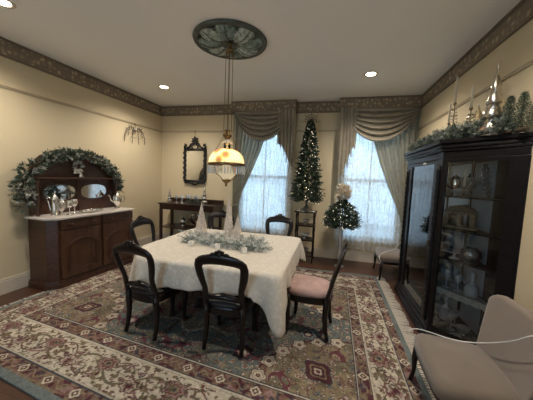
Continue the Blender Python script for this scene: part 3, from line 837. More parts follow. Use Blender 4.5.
# back board: arched top with two oval mirrors
bk = MB(); cy = LY/2+.0
out = [(.02, .91), (LY-.02, .91), (LY-.02, 1.42)]
for j in range(1, 24):
    an = PI*j/24; out.append((cy+(LY/2-.02)*cos(an), 1.40+.40*math.sin(an)**.85))
out.append((.02, 1.42))
ang_ = [(p[0]-cy, p[1]-1.18) for p in out]
bk.slab(out, x0, x0+.03).build('backboard', 'mahog', SB, bevel=.004)
MB().box(x0+.03, x0+.15, .03, LY-.03, 1.375, 1.395).build('shelf', 'mahog', SB, bevel=.004)
for s in (.05, LY-.05): MB().lathe([(.018,0),(.022,.02),(.012,.06),(.02,.2),(.014,.36),(.022,.43),(.02,.465)], (x0+.12, s, .911), 10).build('shelf_column', 'mahog', SB, smooth=True)
def oval(cy_, cz, ry, rz, n=28, e=.8):
    return [(cy_+ry*(abs(cos(2*PI*k/n))**e)*(1 if cos(2*PI*k/n) >= 0 else -1), cz+rz*(abs(sin(2*PI*k/n))**e)*(1 if sin(2*PI*k/n) >= 0 else -1)) for k in range(n)]
for c_ in (.37, .865):
    fr = MB().frame_yz(oval(c_, 1.19, .235, .13), oval(c_, 1.19, .21, .105), x0+.03, x0+.045).build('mirror_frame', 'mahog', SB, bevel=.003)
    MB().slab(oval(c_, 1.19, .213, .108), x0+.03, x0+.034).build('oval_mirror', 'mirror', fr)
for s in (.02, cy, LY-.02):
    MB().box(x0+.03, x0+.045, s-.02, s+.02, .915, 1.37).build('pilaster', 'mahog', SB, bevel=.004)

# garland arch over the sideboard back
def sbw(x, y, z):   # sideboard local to world
    a = -.065; return (-3.435+x*cos(a)-y*sin(a), 2.34+x*sin(a)+y*cos(a), z)
arc = []
for j in range(25):
    an = PI*(1.10-j/24*1.16)
    arc.append(sbw(x0+.09, LY/2-.03+(LY/2+.05)*cos(an), 1.27+.45*max(-.6, math.sin(an))))
path_floor = None
arc = [sbw(x0+.08, -.03, 1.03)]+arc[1:]
garland('mantel_garland', 'dark leafy garland with silver leaves and cream blossoms arched over sideboard mirror', arc, lambda t: .072+.05*(t < .3)-.02*(t > .8), [
    ('pine_sprigs', 'pine', 200, 'sprig', .06), ('green_leaves', 'pine3', 300, 'leaf', .065), ('silver_leaves', 'leafsilver', 200, 'leaf', .06), ('blossoms', 'blossom', 22, 'flower', .045)], seed=11)
# silver on the marble
def zs(x, y): return sbw(x, y, .912)
po = thing('coffee_pot', 'tall straight-sided silver coffee pot on the marble sideboard top', 'silverware', zs(.03, .17), .3)
MB().lathe([(.045,0),(.047,.01),(.040,.02),(.038,.20),(.042,.215),(.034,.235),(.022,.26),(.01,.272),(.008,.285),(.013,.295),(.002,.31)], (0,0,0), 18).build('body', 'silver', po, smooth=True)
MB().tube([(.03,-.0,.19),(.075,0,.20),(.09,0,.15),(.075,0,.08),(.036,0,.06)], .006, 6).build('handle', 'silver', po, smooth=True)
MB().tube([(-.03,0,.05),(-.06,0,.09),(-.075,0,.16),(-.095,0,.20)], [.012,.010,.008,.006], 6).build('spout', 'silver', po, smooth=True)
def urn(lab, loc, s=1., rz=0):
    u = thing('silver_teapot', lab, 'silverware', loc, rz)
    MB().lathe([(.04*s,0),(.04*s,.01*s),(.018*s,.03*s),(.022*s,.05*s),(.055*s,.09*s),(.065*s,.14*s),(.055*s,.19*s),(.05*s,.2*s),(.03*s,.225*s),(.008*s,.24*s),(.013*s,.255*s),(.002*s,.27*s)], (0,0,0), 18).build('body', 'silver', u, smooth=True)
    MB().tube([(.05*s,0,.17*s),(.10*s,0,.19*s),(.115*s,0,.14*s),(.09*s,0,.09*s),(.055*s,0,.09*s)], .006*s, 6).build('handle', 'silver', u, smooth=True)
    MB().tube([(-.05*s,0,.1*s),(-.09*s,0,.13*s),(-.1*s,0,.18*s),(-.125*s,0,.205*s)], [.014*s,.011*s,.009*s,.006*s], 6).build('spout', 'silver', u, smooth=True)
    return u
urn('silver teapot with curved handle at the right end of the sideboard', zs(.0, 1.12), 1.05, 1.2)
urn('small silver teapot beside the tall coffee pot on sideboard', zs(-.05, .30), .85, 1.6)
def goblet(lab, loc, mt='silver', s=1., grp=None, nm='goblet', cat='glassware'):
    g = thing(nm, lab, cat, loc, random.random()*3, grp)
    MB().lathe([(.034*s,0),(.030*s,.005*s),(.006*s,.012*s),(.005*s,.07*s),(.008*s,.08*s)], (0,0,0), 12).build('stem', mt, g, smooth=True)
    MB().lathe([(.006*s,.079*s),(.026*s,.095*s),(.034*s,.125*s),(.032*s,.165*s),(.030*s,.165*s),(.031*s,.125*s),(.022*s,.098*s),(.001*s,.088*s)], (0,0,0), 12).build('bowl', mt, g, smooth=True)
    return g
for (x, y, s, l) in ((.10, .30, 1.15, 'silver goblet on sideboard just right of the coffee pot'), (.05, .40, 1.2, 'taller silver goblet behind the front goblet on the sideboard')):
    goblet(l, zs(x, y), 'silver', s, 'silver goblets on the sideboard')
tr = thing('silver_tray', 'oval silver tray with pierced rim on the middle of the sideboard top', 'tray', zs(.03, .66), -.065)
MB().lathe([(.001,.004),(.13,.004),(.16,.018),(.165,.02),(.16,.012),(.13,0),(.001,0)], (0,0,0), 28).build('dish', 'silver', tr, smooth=True)
MB().tube([(.165*cos(a), .165*sin(a), .021) for a in [2*PI*k/28 for k in range(28)]], .004, 5, closed=True).build('rim', 'silver', tr, smooth=True)
for o in tr.children: o.scale = (.6, 1, 1)
for k, (x, y) in enumerate(((.03,.60),(.045,.68),(.01,.73))):
    b = MB(); b.lathe([(.014,0),(.02,.01),(.024,.028),(.02,.03),(.014,.012),(.001,.008)], (0,0,0), 12)
    o = b.build('silver_salt_cup', 'silver', None, smooth=True); p = zs(x, y); o.location = (p[0], p[1], p[2]+.0045)
    tag(o, 'small silver cup standing on the oval silver tray', 'silverware', 'silver cups on the oval tray')
st = thing('hanging_bells', 'pair of silver bells with leaves hanging on the arched sideboard back', 'christmas decoration', sbw(x0+.06, .60, 1.50))
for (y, z, q) in ((-.035, .0, .045), (.045, -.05, .04)):
    MB().lathe([(q,-q*1.1),(q*.85,-q*.7),(q*.6,0),(q*.4,q*.5),(.008,q*.75),(.001,q*.8)], (0,y,z), 14).build('bell', 'silver', st, smooth=True)
m = MB(); random.seed(9)
for k in range(40):
    a = random.random()*2*PI; m.leaf((random.uniform(0,.02), .03*cos(a), .05+.03*sin(a)), (.2, cos(a), sin(a)), .075, .03)
m.build('leaves', 'leafsilver', st)
MB().tube([(-.03,0,.06),(.0,0,.06),(.0,-.035,.03)], .004, 5).build('ribbon', 'silver2', st, smooth=True)

# ------------------------------------------------------------------ twig ornament hanging on the left wall
orn = thing('wall_ornament', 'silver twig spray ornament hanging from picture rail on left wall', 'wall decoration', (XL+.035, 4.22, 2.25))
m = MB(); m.tube([(0,0,.15),(0,0,-.03)], .004, 5)
for s in (-1, 1):
    for k, (w_, h_, d_) in enumerate(((.26,.03,.22),(.18,.04,.10),(.08,.04,.20))):
        P = [(0, 0, .06-.02*k)]
        for j in range(1, 9):
            t = j/8; P.append((.004*k, s*w_*math.sin(t*PI/2), .06-.02*k+h_*sin(t*PI)*2-d_*t*t*1.15))
        m.tube(P, [.009-.0006*j for j in range(9)], 5)
        for j in (3, 5, 7):
            p = P[j]; m.tube([p, (p[0]+.01, p[1]+s*.02, p[2]+.045)], .003, 4); m.tube([p, (p[0]+.01, p[1]+s*.005, p[2]-.05)], .003, 4)
m.build('branches', 'dulltwig', orn, smooth=True)
b = MB()
for s in (-1, 1):
    for (y, z) in ((.24,-.10),(.20,0.0),(.16,-.02),(.10,.06),(.1,-.09),(.06,-.04)): b.ball((.012, s*y, z), .012, 8)
b.ball((0,0,-.09), .014, 8); b.ball((.01,0,.05), .03, 8)
b.build('crystal_drops', 'silver2', orn, smooth=True)
MB().tube([(0,0,.15),(0,0,.165),(-.015,0,.17)], .005, 6).ball((0,0,.15), .012, 8).build('hook', 'iron', orn, smooth=True)

# ------------------------------------------------------------------ carved wall mirror
wm = thing('wall_mirror', 'tall mirror in a black carved frame with star crest on back wall', 'mirror', (-2.875, YB-.03, 1.29))
# local x along, z up; frame
m = MB(); fw = .235
for s in (-1, 1):
    m.box(s*fw-.022, s*fw+.022, -.02, .025, .08, .76)
m.box(-fw, fw, -.02, .025, .05, .10); m.box(-fw, fw, -.02, .025, .72, .77)
random.seed(3)
for s in (-1, 1):
    for k in range(13):
        z = .09+k*.053; m.ball((s*(fw+.014*(1 if k % 2 else -.3)), -.015, z), .032, 7, (1,.8,1.1))
    m.tube([(s*fw,-.01,.76),(s*(fw+.01),-.01,.82),(s*(fw-.03),-.01,.855),(s*(fw-.035),-.01,.81)], [.025,.022,.016,.012], 6)
    m.ball((s*(fw+.005),-.01,.86), .018, 7)
    m.tube([(s*.2,-.01,.775),(s*.13,-.01,.80),(s*.10,-.01,.86),(s*.045,-.01,.885)], [.018,.02,.018,.014], 6)
    m.tube([(s*.06,-.01,.77),(s*.075,-.01,.82),(s*.03,-.01,.85)], [.012,.014,.010], 6)
    m.tube([(s*fw,-.01,.07),(s*(fw-.02),-.01,.03),(s*.15,-.01,.045),(s*.08,-.01,.03),(0,-.01,.0)], [.022,.02,.018,.02,.02], 6)
m.build('frame', 'iron', wm, smooth=True)
c = MB(); pts = []
for k in range(14):
    a = PI/2+2*PI*k/14; r = .095 if k % 2 == 0 else .05; pts.append((r*cos(a), .93+r*sin(a)))
c.slaby(pts, -.03, 0); c.ball((0,-.03,.93), .025, 8, (1,.5,1)); c.tube([(-.06,-.01,.86),(0,-.01,.90),(.06,-.01,.86)], .014, 6)
c.build('star_crest', 'iron', wm)
MB().box(-.215, .215, .0, .012, .10, .725).build('mirror_glass', 'mirror', wm)
MB().tube([(-.03,-.005,.97),(0,-.01,1.125)], .002, 4).tube([(.03,-.005,.97),(0,-.01,1.125)], .002, 4).ball((0,-.008,1.13), .012, 8).build('hanging_wire', 'iron', wm)

# ------------------------------------------------------------------ console table in the back corner
cx0, cx1, cyf, cyb = -3.43, -2.18, 4.55, 5.02
ct = thing('console_table', 'dark console table with lower shelf and low back rail beneath the wall mirror', 'table', ((cx0+cx1)/2, (cyf+cyb)/2, 0))
hw_, hd_ = (cx1-cx0)/2, (cyb-cyf)/2
MB().box(-hw_, hw_, -hd_, hd_, .885, .91).build('tabletop', 'mahog_dark', ct, bevel=.006)
ap = MB().box(-hw_+.03, hw_-.03, -hd_+.02, hd_-.02, .78, .885).build('apron', 'mahog_dark', ct, bevel=.003)
MB().box(-hw_+.12, hw_-.12, -hd_+.012, -hd_+.02, .795, .87).build('drawer_front', 'mahog_dark', ap, bevel=.003)
MB().box(-hw_+.02, hw_-.02, -hd_+.02, hd_-.02, .40, .42).build('shelf', 'mahog_dark', ct, bevel=.004)
MB().box(-hw_, hw_, hd_-.02, hd_, .91, .99).build('back_rail', 'mahog_dark', ct, bevel=.006)
for sx in (-1, 1):
    for sy in (-1, 1):
        MB().box(sx*(hw_-.05)-.025, sx*(hw_-.05)+.025, sy*(hd_-.045)-.025, sy*(hd_-.045)+.025, 0, .78).build('leg', 'mahog_dark', ct, bevel=.005)
CT = 'silver cone trees on the console table'
def mtree(loc, r, h, lab, grp=None, mt='silver'):
    o = thing('metallic_cone_tree', lab, 'christmas decoration', loc, 0, grp)
    prof = [(r*.8,0),(r*.8,.006),(r*.25,.012),(r*.2,.03)]
    for k in range(4):
        a = 1-k*.22; st_ = (h-.05)/4; z = .03+st_*k; prof += [(r*a*.9, z), (r*a, z+.12*st_), (r*a*.92, z+.35*st_), (r*a*.5, z+.97*st_)]
    prof.append((.002, h))
    MB().lathe(prof, (0,0,0), 16).build('tiers', mt, o, smooth=True)
    MB().ball((0,0,h), .008, 8).build('finial', mt, o, smooth=True)
    return o
mtree((-3.27, 4.72, .911), .055, .27, 'short silver cone tree at the left of the console table', CT)
mtree((-2.50, 4.78, .911), .065, .36, 'tall silver cone tree at the right of the console table', CT)
path_floor = .91
garland('table_greenery', 'small sprig of dark greenery lying on the console table', [(-2.85,4.72,.925),(-2.7,4.70,.93),(-2.55,4.73,.925)], .05, [('sprigs','pine',70,'sprig',.05),('leaves','pine3',25,'leaf',.045)], cat='greenery', seed=4)
gproto = goblet('clear stemmed glass among the glassware on the console table', (-3.12, 4.75, .911), 'crystal', .95, 'glassware on the console table', nm='wine_glass')
for (x, y, s) in ((-3.05,4.82,1),(-2.98,4.74,.9),(-2.92,4.84,1.1),(-2.84,4.80,1),(-2.76,4.86,1.05),(-2.67,4.82,.95),(-2.60,4.9,1.1)):
    dup(gproto, (x, y, .911), 0, scale=s)
for k, (x, y, l) in enumerate(((-3.0,4.8,'silver covered pot at left of the console table lower shelf'),(-2.62,4.78,'silver covered pot at right of the console table lower shelf'))):
    u = thing('silver_pot', l, 'silverware', (x, y, .421), k, 'silver pots on the lower shelf')
    MB().lathe([(.05,0),(.045,.01),(.03,.02),(.07,.06),(.075,.1),(.06,.14),(.04,.16),(.01,.18),(.014,.19),(.002,.2)], (0,0,0), 16).build('body', 'silver', u, smooth=True)
    MB().tube([(.06,0,.13),(.11,0,.13),(.11,0,.07),(.065,0,.06)], .006, 6).build('handle', 'silver', u, smooth=True)
tl_ = thing('silver_platter', 'round silver platter leaning at the back of the console lower shelf', 'silverware', (-2.8, 4.93, .421))
m = MB(); m.m = Matrix.Translation((0,.0,.14)) @ Matrix.Rotation(math.radians(-78), 4, 'X')
m.lathe([(.001,.004),(.10,.004),(.135,.012),(.135,.008),(.1,0),(.001,0)], (0,0,0), 24).build('plate', 'silver', tl_, smooth=True)

# ------------------------------------------------------------------ window dressings
YV = 4.86
def valance(nm, x0_, x1_, lab):
    o = thing(nm, lab, 'valance', ((x0_+x1_)/2, (YV+YB)/2, Z0), 0, 'pelmet boxes over the windows')
    h = (x1_-x0_)/2; d = (YB-.013-YV)/2; H = ZC-.001-Z0; z0_ = .0
    MB().box(-h, h, -d, -d+.02, z0_, H).box(-h, -h+.02, -d+.02, d, z0_, H).box(h-.02, h, -d+.02, d, z0_, H).box(-h+.02, h-.02, -d+.02, d, H-.02, H).build('box', 'frieze', o)
    MB().box(-h-.012, h+.012*(x1_ < 1), -d-.012, -d, -.012, .016).box(-h-.012, h+.012*(x1_ < 1), -d-.014, -d, H-.024, H).box(-h-.012, -h, -d, d, -.012, .016).box(-h-.012, -h, -d, d, H-.024, H).build('moulding', 'moulding', o)
    return o
valance('window_valance', -1.99, -.735, 'brown patterned pelmet box over the first window, nearer the wall mirror')
valance('window_valance', .06, XR-.014, 'brown patterned pelmet box over the second window, next to the cabinet')

def grid_mesh(fn, nu, nv):
    vs = [fn(i/(nu-1), j/(nv-1)) for j in range(nv) for i in range(nu)]
    fs = [(j*nu+i, j*nu+i+1, (j+1)*nu+i+1, (j+1)*nu+i) for j in range(nv-1) for i in range(nu-1)]
    return vs, fs
def sheer(a, b, lab, ph):
    def fn(u, v):
        x = a+(b-a)*u; z = 2.74+(.24-2.74)*v
        y = 4.985+.018*sin(u*2*PI*13+ph+.5*sin(v*3))*(.5+.5*v)+.006*sin(u*2*PI*29+v*4)
        return (x, y, z+.01*sin(u*40)*(v > .99))
    vs, fs = grid_mesh(fn, 260, 40)
    o = MB().add(vs, fs).build('lace_curtain', 'sheer', None, smooth=True)
    return tag(o, lab, 'curtain', 'lace sheers at the windows')
sheer(-1.93, -.76, 'white lace sheer curtain over the left window', 0)
sheer(.12, 1.32, 'white lace sheer curtain over the right window', 1.4)

def lerp(a, b, t): return a+(b-a)*t
def interp(tab, t):
    for k in range(len(tab)-1):
        if t <= tab[k+1][0]:
            q = (t-tab[k][0])/(tab[k+1][0]-tab[k][0]); q = q*q*(3-2*q) if len(tab[k]) > 2 else q
            return lerp(tab[k][1], tab[k+1][1], q)
    return tab[-1][1]
def drape(outer, inner, zt, zb, folds, lab, y0=4.93, amp=.03):
    def fn(u, v):
        z = lerp(zt, zb, v); xo = interp(outer, z); xi = interp(inner, z)
        wd = abs(xi-xo); ww = .5+.5*cos(0)
        x = lerp(xo, xi, u)
        a = amp*min(1, .35+wd*1.1)
        y = y0+a*sin(u*2*PI*folds+.6*sin(v*2))+.3*a*sin(u*2*PI*folds*2.3+v*3)
        return (x, y, z)
    vs, fs = grid_mesh(fn, 150, 60)
    return MB().add(vs, fs), lab
def side_drape(side, k, zt, lab, yb):
    root = thing('side_drape', lab, 'curtain', (0,0,0), 0, 'sage drapes tied back at the windows')
    m, _ = drape(side['o'], side['i'], zt, side['zb'], 8, '', yb)
    m.build('panel', 'drape', root, smooth=True)
    x, z = side['tie']
    r = MB(); r.tube([(x+.075*cos(a), yb+.055*sin(a), z+.02*cos(a)*side['s']) for a in [2*PI*j/24 for j in range(24)]], .011, 6, closed=True)
    r.build('tieback', 'drape', root, smooth=True)
    return root
# z tables run from low z to high z
L1 = dict(o=[(.02,-1.99),(.92,-1.95),(1.4,-1.965),(2.76,-1.975)], i=[(.02,-1.74),(.6,-1.78),(.92,-1.82),(1.2,-1.74),(1.6,-1.56),(2.0,-1.40),(2.3,-1.30),(2.76,-1.16)], zb=.02, tie=(-1.885,.92), s=1)
L2 = dict(o=[(.02,1.345),(.70,1.35),(1.2,1.345),(2.76,1.345)], i=[(.02,1.12),(.5,1.20),(.70,1.24),(1.0,1.14),(1.4,.96),(1.8,.80),(2.15,.68),(2.76,.50)], zb=.02, tie=(1.29,.70), s=-1)
side_drape(L1, 0, 2.76, 'sage green drape swept left and tied back at the left window', 4.92)
side_drape(L2, 1, 2.76, 'sage green drape swept right and tied back behind the cabinet', 4.92)
def swag(xa, xb, ztop, drop, lab, yb=4.875, skew=0.):
    def fn(u, v):
        # v: 0 top edge .. 1 bottom edge
        s = drop*v**1.05
        hump = math.sin(PI*u)**.8 if 0 < u < 1 else 0
        f = (4*u*(1-u))
        e = .04+.16*(v)                       # fan out from the gathered ends
        x = lerp(xa, xb, u)+skew*hump*v
        z = ztop-(s*(f**.85) if f > 0 else 0)-(.02+.05*v)*(1-f)
        fold = 2*abs(math.sin(v*PI*6))**.8-1
        y = yb-.05*f*(.4+v*.6)-.058*fold*(.3+.7*f)
        z -= .022*fold*f
        return (x, y, z)
    vs, fs = grid_mesh(fn, 60, 110)
    o = MB().add(vs, fs).build('swag_valance', 'swag', None, smooth=True, solid=.002)
    return tag(o, lab, 'curtain', 'pleated swags over the windows')
swag(-1.93, -.80, 2.775, .60, 'taupe pleated swag draped across the top of the left window')
swag(.12, 1.33, 2.775, .60, 'taupe pleated swag draped across the top of the right window')
def jabot(xi, xo, ztop, li, lo, lab, yb=4.835):
    n = 5
    def fn(u, v):
        # u: 0 inner (short) .. 1 outer (long); stacked zigzag pleats
        k = u*n; i = min(int(k), n-1); f = k-i
        back = abs(f*2-1)                     # triangle 1..0..1
        x = lerp(xi, xo, u)+(.012*(1 if f < .5 else -1))*(1-back)*0
        ln = lerp(li, lo, (min(1, (i+(.75 if f < .5 else .25+f*.5))/n))**1.1)-.09*(1-back)*(i > 0)
        y = yb+.055*back-.03
        return (x+.006*sin(v*4+u*9), y, ztop-ln*v)
    vs, fs = grid_mesh(fn, 101, 24)
    o = MB().add(vs, fs).build('cascade_jabot', 'swag', None, smooth=False, solid=.002)
    return tag(o, lab, 'curtain', 'cascading jabots beside the swags')
jabot(-1.06, -.735, 2.775, .58, 1.15, 'taupe stepped jabot at the right edge of the left window')
jabot(.36, .065, 2.775, .60, 1.52, 'longer taupe stepped jabot at the left edge of the right window')

# ------------------------------------------------------------------ etagere with slim christmas tree
ET = thing('etagere', 'narrow dark three-tier stand beneath the slim lit christmas tree', 'shelf stand', (-.43, 4.72, 0))
for z, s in ((.905,.20),(.66,.17),(.40,.17),(.12,.17)):
    MB().box(-s, s, -.15, .15, z, z+.022).build('shelf', 'dark', ET, bevel=.005)
for sx in (-1, 1):
    for sy in (-1, 1):
        MB().lathe([(.010,0),(.016,.02),(.013,.06),(.014,.12),(.014,.16),(.019,.2),(.012,.28),(.016,.4),(.016,.44),(.011,.5),(.018,.56),(.016,.68),(.012,.76),(.018,.84),(.014,.904)], (sx*.155, sy*.128, 0), 10).build('post', 'dark', ET, smooth=True)
for (z, l, s) in ((.683,'silver bowl on the upper shelf of the dark stand',.9),(.423,'silver bowl on the middle shelf of the dark stand',1.1),(.143,'silver bowl on the bottom shelf of the dark stand',1.2)):
    u = thing('silver_bowl', l, 'bowl', (-.43, 4.70, z), 0, 'silver bowls on the dark stand')
    MB().lathe([(.03*s,0),(.03*s,.006),(.012*s,.02),(.06*s,.05),(.085*s,.09),(.08*s,.09),(.055*s,.055),(.001,.03)], (0,0,0), 18).build('bowl', 'silver2' if z != .423 else 'crystal', u, smooth=True)
def fir(name, lab, loc, h, prof, nbr, size, mt='pine', bulbs=70, trunk=True, cat='christmas tree', seed=2, zb=.0):
    random.seed(seed); o = thing(name, lab, cat, loc)
    f = MB()
    for k in range(nbr):
        t = (k+.5)/nbr; z = zb+h*t; R_ = prof(t)*random.uniform(.82, 1.12); a = k*2.39996+random.uniform(-.3,.3)
        b = Vector((.012*cos(a), .012*sin(a), z)); e = Vector((R_*cos(a), R_*sin(a)*(.8 if sin(a) > 0 else 1), z-.08*R_+random.uniform(-.02,.02)))
        L_ = (e-b).length
        for q in (0., .35, .62):
            p = b.lerp(e, .25+q); f.sprig(p, (e-b)+Vector((0,0,.05)), size*(1-.55*t), 14, size*.6*(1-.45*t), size*.07, .75)
        for q in range(2):
            aa = a+random.uniform(-.5,.5); f.sprig(b.lerp(e, .7), Vector((cos(aa), sin(aa), random.uniform(-.3,.5))), size*(1-.55*t), 12, size*.6*(1-.45*t), size*.07, .8)
    f.build('foliage', mt, o)
    fl = MB()
    for k in range(nbr//3):
        t = random.random(); a = random.random()*2*PI; r = prof(t)*.95; fl.sprig((r*cos(a), r*sin(a), zb+h*t), (cos(a), sin(a), .1), size*.6, 7, size*.45, size*.05, .8)
    fl.build('frosted_tips', 'leafsilver', o, kind='stuff')
    if trunk: MB().tube([(0,0,0),(0,0,zb+h*.96)], [.014,.005], 6).build('trunk', 'bark', o, smooth=True)
    w = MB(); bl = MB(); pts = []
    for k in range(bulbs):
        t = (k+.5)/bulbs; a = k*2.39996*1.0+.8*sin(k); r = prof(t)*1.0+.005
        p = (r*cos(a), r*sin(a), zb+h*t-.2*r); bl.ball(p, .0048, 6)
    for k in range(160):
        t = (k+.5)/160; a = t*16*PI; r = prof(t)*.85; w.add([], []); pts.append((r*cos(a), r*sin(a), zb+h*t-.2*r))
    w.tube(pts, .0015, 3).build('light_wire', 'pine', o)
    bl.build('fairy_lights', 'fairy', o, smooth=True)
    return o
tr1 = fir('christmas_tree', 'slim dark green christmas tree with tiny lights and wire star topper', (-.43, 4.70, .937), 1.40, lambda t: .030+.265*(1-t)**.85*(1-.35*max(0,.06-t)/.06), 330, .08, bulbs=95, seed=8, zb=.17)
# crumpled silver skirt and wire topper
sk = MB(); vs = []; n = 48
prof_ = [(.02,.10),(.05,.06),(.09,.03),(.13,.012),(.165,.0)]
sv = []; sf = []
for i, (r, z) in enumerate(prof_):
    for k in range(n):
        a = 2*PI*k/n; q = 1+.12*sin(a*7+i)+.06*sin(a*13); sv.append((r*q*cos(a), r*q*sin(a), max(-.0095, z+.010*sin(a*9+i*2)*(i > 0)-.008)))
for i in range(4):
    for k in range(n): sf.append((i*n+k, i*n+(k+1)%n, (i+1)*n+(k+1)%n, (i+1)*n+k))
sk.add(sv, sf).build('tree_skirt', 'silver2', tr1, label='crumpled silver cloth skirt', smooth=True, solid=.002)
tp = MB(); Zt = 1.60
for k in range(9):
    a = math.radians(-10+200*k/8); L_ = .16 if k % 2 == 0 else .11
    c_, s_ = cos(a), sin(a)
    tp.tube([(0,0,Zt),(c_*L_*.5+.01,0,Zt+s_*L_*.5),(c_*L_,.0,Zt+s_*L_*.95)], .006, 4)
for rr in (.06, .10): tp.tube([(rr*cos(a), .003, Zt+rr*sin(a)) for a in [2*PI*k/24 for k in range(24)]], .0055, 4, closed=True)
tp.tube([(0,0,Zt-.12),(0,0,Zt)], .004, 5)
tp.tube([(.0,0,Zt),(.17,-.01,Zt-.03)], .0028, 4).tube([(.0,0,Zt),(-.17,-.01,Zt-.03)], .0028, 4)
tp.build('wire_star', 'dulltwig', tr1, smooth=True)

# ------------------------------------------------------------------ topiary in a tall glass vase
tv = thing('trumpet_vase', 'tall clear glass trumpet vase holding the lit topiary by the second window', 'vase', (.20, 4.62, 0))
MB().lathe([(.08,0),(.08,.012),(.03,.03),(.018,.08),(.020,.3),(.028,.5),(.036,.66),(.045,.72),(.042,.72),(.033,.66),(.024,.5),(.014,.1),(.001,.08)], (0,0,0), 20).build('body', 'crystal', tv, smooth=True)
MB().tube([(.19*0+.007*cos(k*2.1), .007*sin(k*2.1), .09+.06*k) for k in range(11)], .006, 5).build('filler_beads', 'frost', tv, smooth=True)
tpy = fir('topiary_tree', 'rounded dark topiary with tiny lights and cream feather plume on top', (.20, 4.62, .722), .44, lambda t: (.22+.09*min(1, t/.18)) if t < .18 else .31*max(.02, 1-((t-.18)/.86)**2.6), 260, .07, bulbs=50, cat='topiary', seed=14, zb=-.01)
fp = MB(); random.seed(21)
for k in range(520):
    a = random.random()*2*PI; ph = random.uniform(-1, 1); q = random.random()**.4; sp_ = math.sqrt(1-ph*ph)
    p = (.095*q*sp_*cos(a), .085*q*sp_*sin(a), .57+.13*q*ph)
    fp.leaf(p, (sp_*cos(a)+random.uniform(-.5,.5), sp_*sin(a), ph*.6+.5), random.uniform(.05,.09), .022)
fp.build('feather_plume', 'feather', tpy)

# ------------------------------------------------------------------ hanging lamp and medallion
MC = (-1.15, 2.72)
LC = (-1.137, 2.672)
md = thing('ceiling_medallion', 'round verdigris bronze leaf medallion on the ceiling above the lamp', 'ceiling medallion', (MC[0], MC[1], ZC))
MB().lathe([(.385,0),(.395,-.012),(.388,-.03),(.375,-.034),(.366,-.022),(.358,-.032),(.348,-.034),(.335,-.018),(.001,-.014)], (0,0,0), 64).build('rim', 'bronze3', md, smooth=True)
for k in range(8):
    a = 2*PI*k/8+.2; m = MB(); m.m = Matrix.Rotation(a, 4, 'Z')
    def fn(u, v):
        w_ = .112*math.sin(PI*min(1,(u*.80+.06)))**.7
        x = .07+.278*u; y = (v*2-1)*w_; r = abs(v*2-1)
        lobes = .006*math.cos(v*2*PI*3.5)
        return (x, y*(1+.06*sin(u*18)), -.016-.055*sin(PI*min(1,u*.9+.08))*(1-r**2.6)+lobes)
    vs, fs = grid_mesh(fn, 18, 15); m.add(vs, fs)
    m.build('petal', 'bronze2' if k % 2 else 'bronze', md, smooth=True, solid=.004)
    ol = MB(); ol.m = m.m
    ed = [fn(q/17, .01) for q in range(18)]+[fn(1, q/14) for q in range(1, 14)]+[fn(1-q/17, .99) for q in range(18)]
    ol.tube([(x, y, z-.004) for x, y, z in ed], .0075, 5).tube([fn(q/17, .5)[:2]+(fn(q/17, .5)[2]-.004,) for q in range(2, 17)], .006, 5)
    for q in range(3, 15, 3):
        for s_ in (.22, .78): ol.tube([tuple(Vector(fn(q/17, .5))-Vector((0,0,.003))), tuple(Vector(fn(min(1,(q+2.5)/17), s_))-Vector((0,0,.004)))], .004, 4)
    ol.build('petal_veins', 'bronze3', md, smooth=True)
    s2 = MB(); s2.m = Matrix.Rotation(a+PI/8, 4, 'Z')
    s2.tube([(.10,0,-.03),(.17,.0,-.036),(.25,0,-.035)], [.012,.014,.008], 6).ball((.285,0,-.03), .024, 8, (1,1,.6)).tube([(.285,.02,-.03),(.25,.045,-.034),(.215,.03,-.034)], .007, 5).tube([(.285,-.02,-.03),(.25,-.045,-.034),(.215,-.03,-.034)], .007, 5)
    s2.build('scroll', 'bronze3', md, smooth=True)
MB().lathe([(.12,-.02),(.125,-.04),(.095,-.048),(.07,-.042),(.06,-.055),(.001,-.055)], (0,0,0), 28).build('boss', 'bronze3', md, smooth=True)
HL = thing('hanging_lamp', 'victorian hanging oil lamp with painted glass shade and crystal prisms over table', 'lamp', (LC[0], LC[1], 0))
MB().lathe([(.001,2.90),(.025,2.90),(.03,2.885),(.02,2.87),(.016,2.85),(.04,2.835),(.045,2.82),(.02,2.81),(.001,2.80)], (0,0,0), 20).build('canopy', 'brass', HL, smooth=True)
for k in range(3):
    a = 2*PI*k/3+.4; MB().tube([(.04*cos(a)+.018*cos(b), .04*sin(a), 2.79+.018*sin(b)) for b in [2*PI*j/12 for j in range(12)]], .007, 6, closed=True).build('pulley', 'brass', HL, smooth=True)
for k in range(4):
    a = 2*PI*k/4+.3; MB().tube([(.035*cos(a), .035*sin(a), 2.80), (.042*cos(a), .042*sin(a), 1.99)], .003, 4).build('chain', 'brass', HL)
MB().lathe([(.03,2.0),(.045,1.985),(.042,1.965),(.05,1.955),(.05,1.93),(.035,1.92),(.03,1.905),(.012,1.90),(.001,1.90)], (0,0,0), 20).build('crown', 'brass', HL, smooth=True)
MB().lathe([(.010,1.90),(.03,1.885),(.055,1.865),(.06,1.858),(.056,1.858),(.02,1.88),(.004,1.892)], (0,0,0), 20).build('smoke_bell', 'frostedglass', HL, smooth=True)
for k in range(4):
    a = 2*PI*k/4+.3
    MB().tube([(.045*cos(a), .045*sin(a), 1.93), (.10*cos(a), .10*sin(a), 1.82), (.175*cos(a), .175*sin(a), 1.70), (.20*cos(a), .20*sin(a), 1.64)], .0025, 4).build('chain', 'brass', HL)
MB().lathe([(.032,1.865),(.033,1.80),(.036,1.797),(.038,1.80),(.036,1.865)], (0,0,0), 18).build('chimney', 'glass', HL, smooth=True)
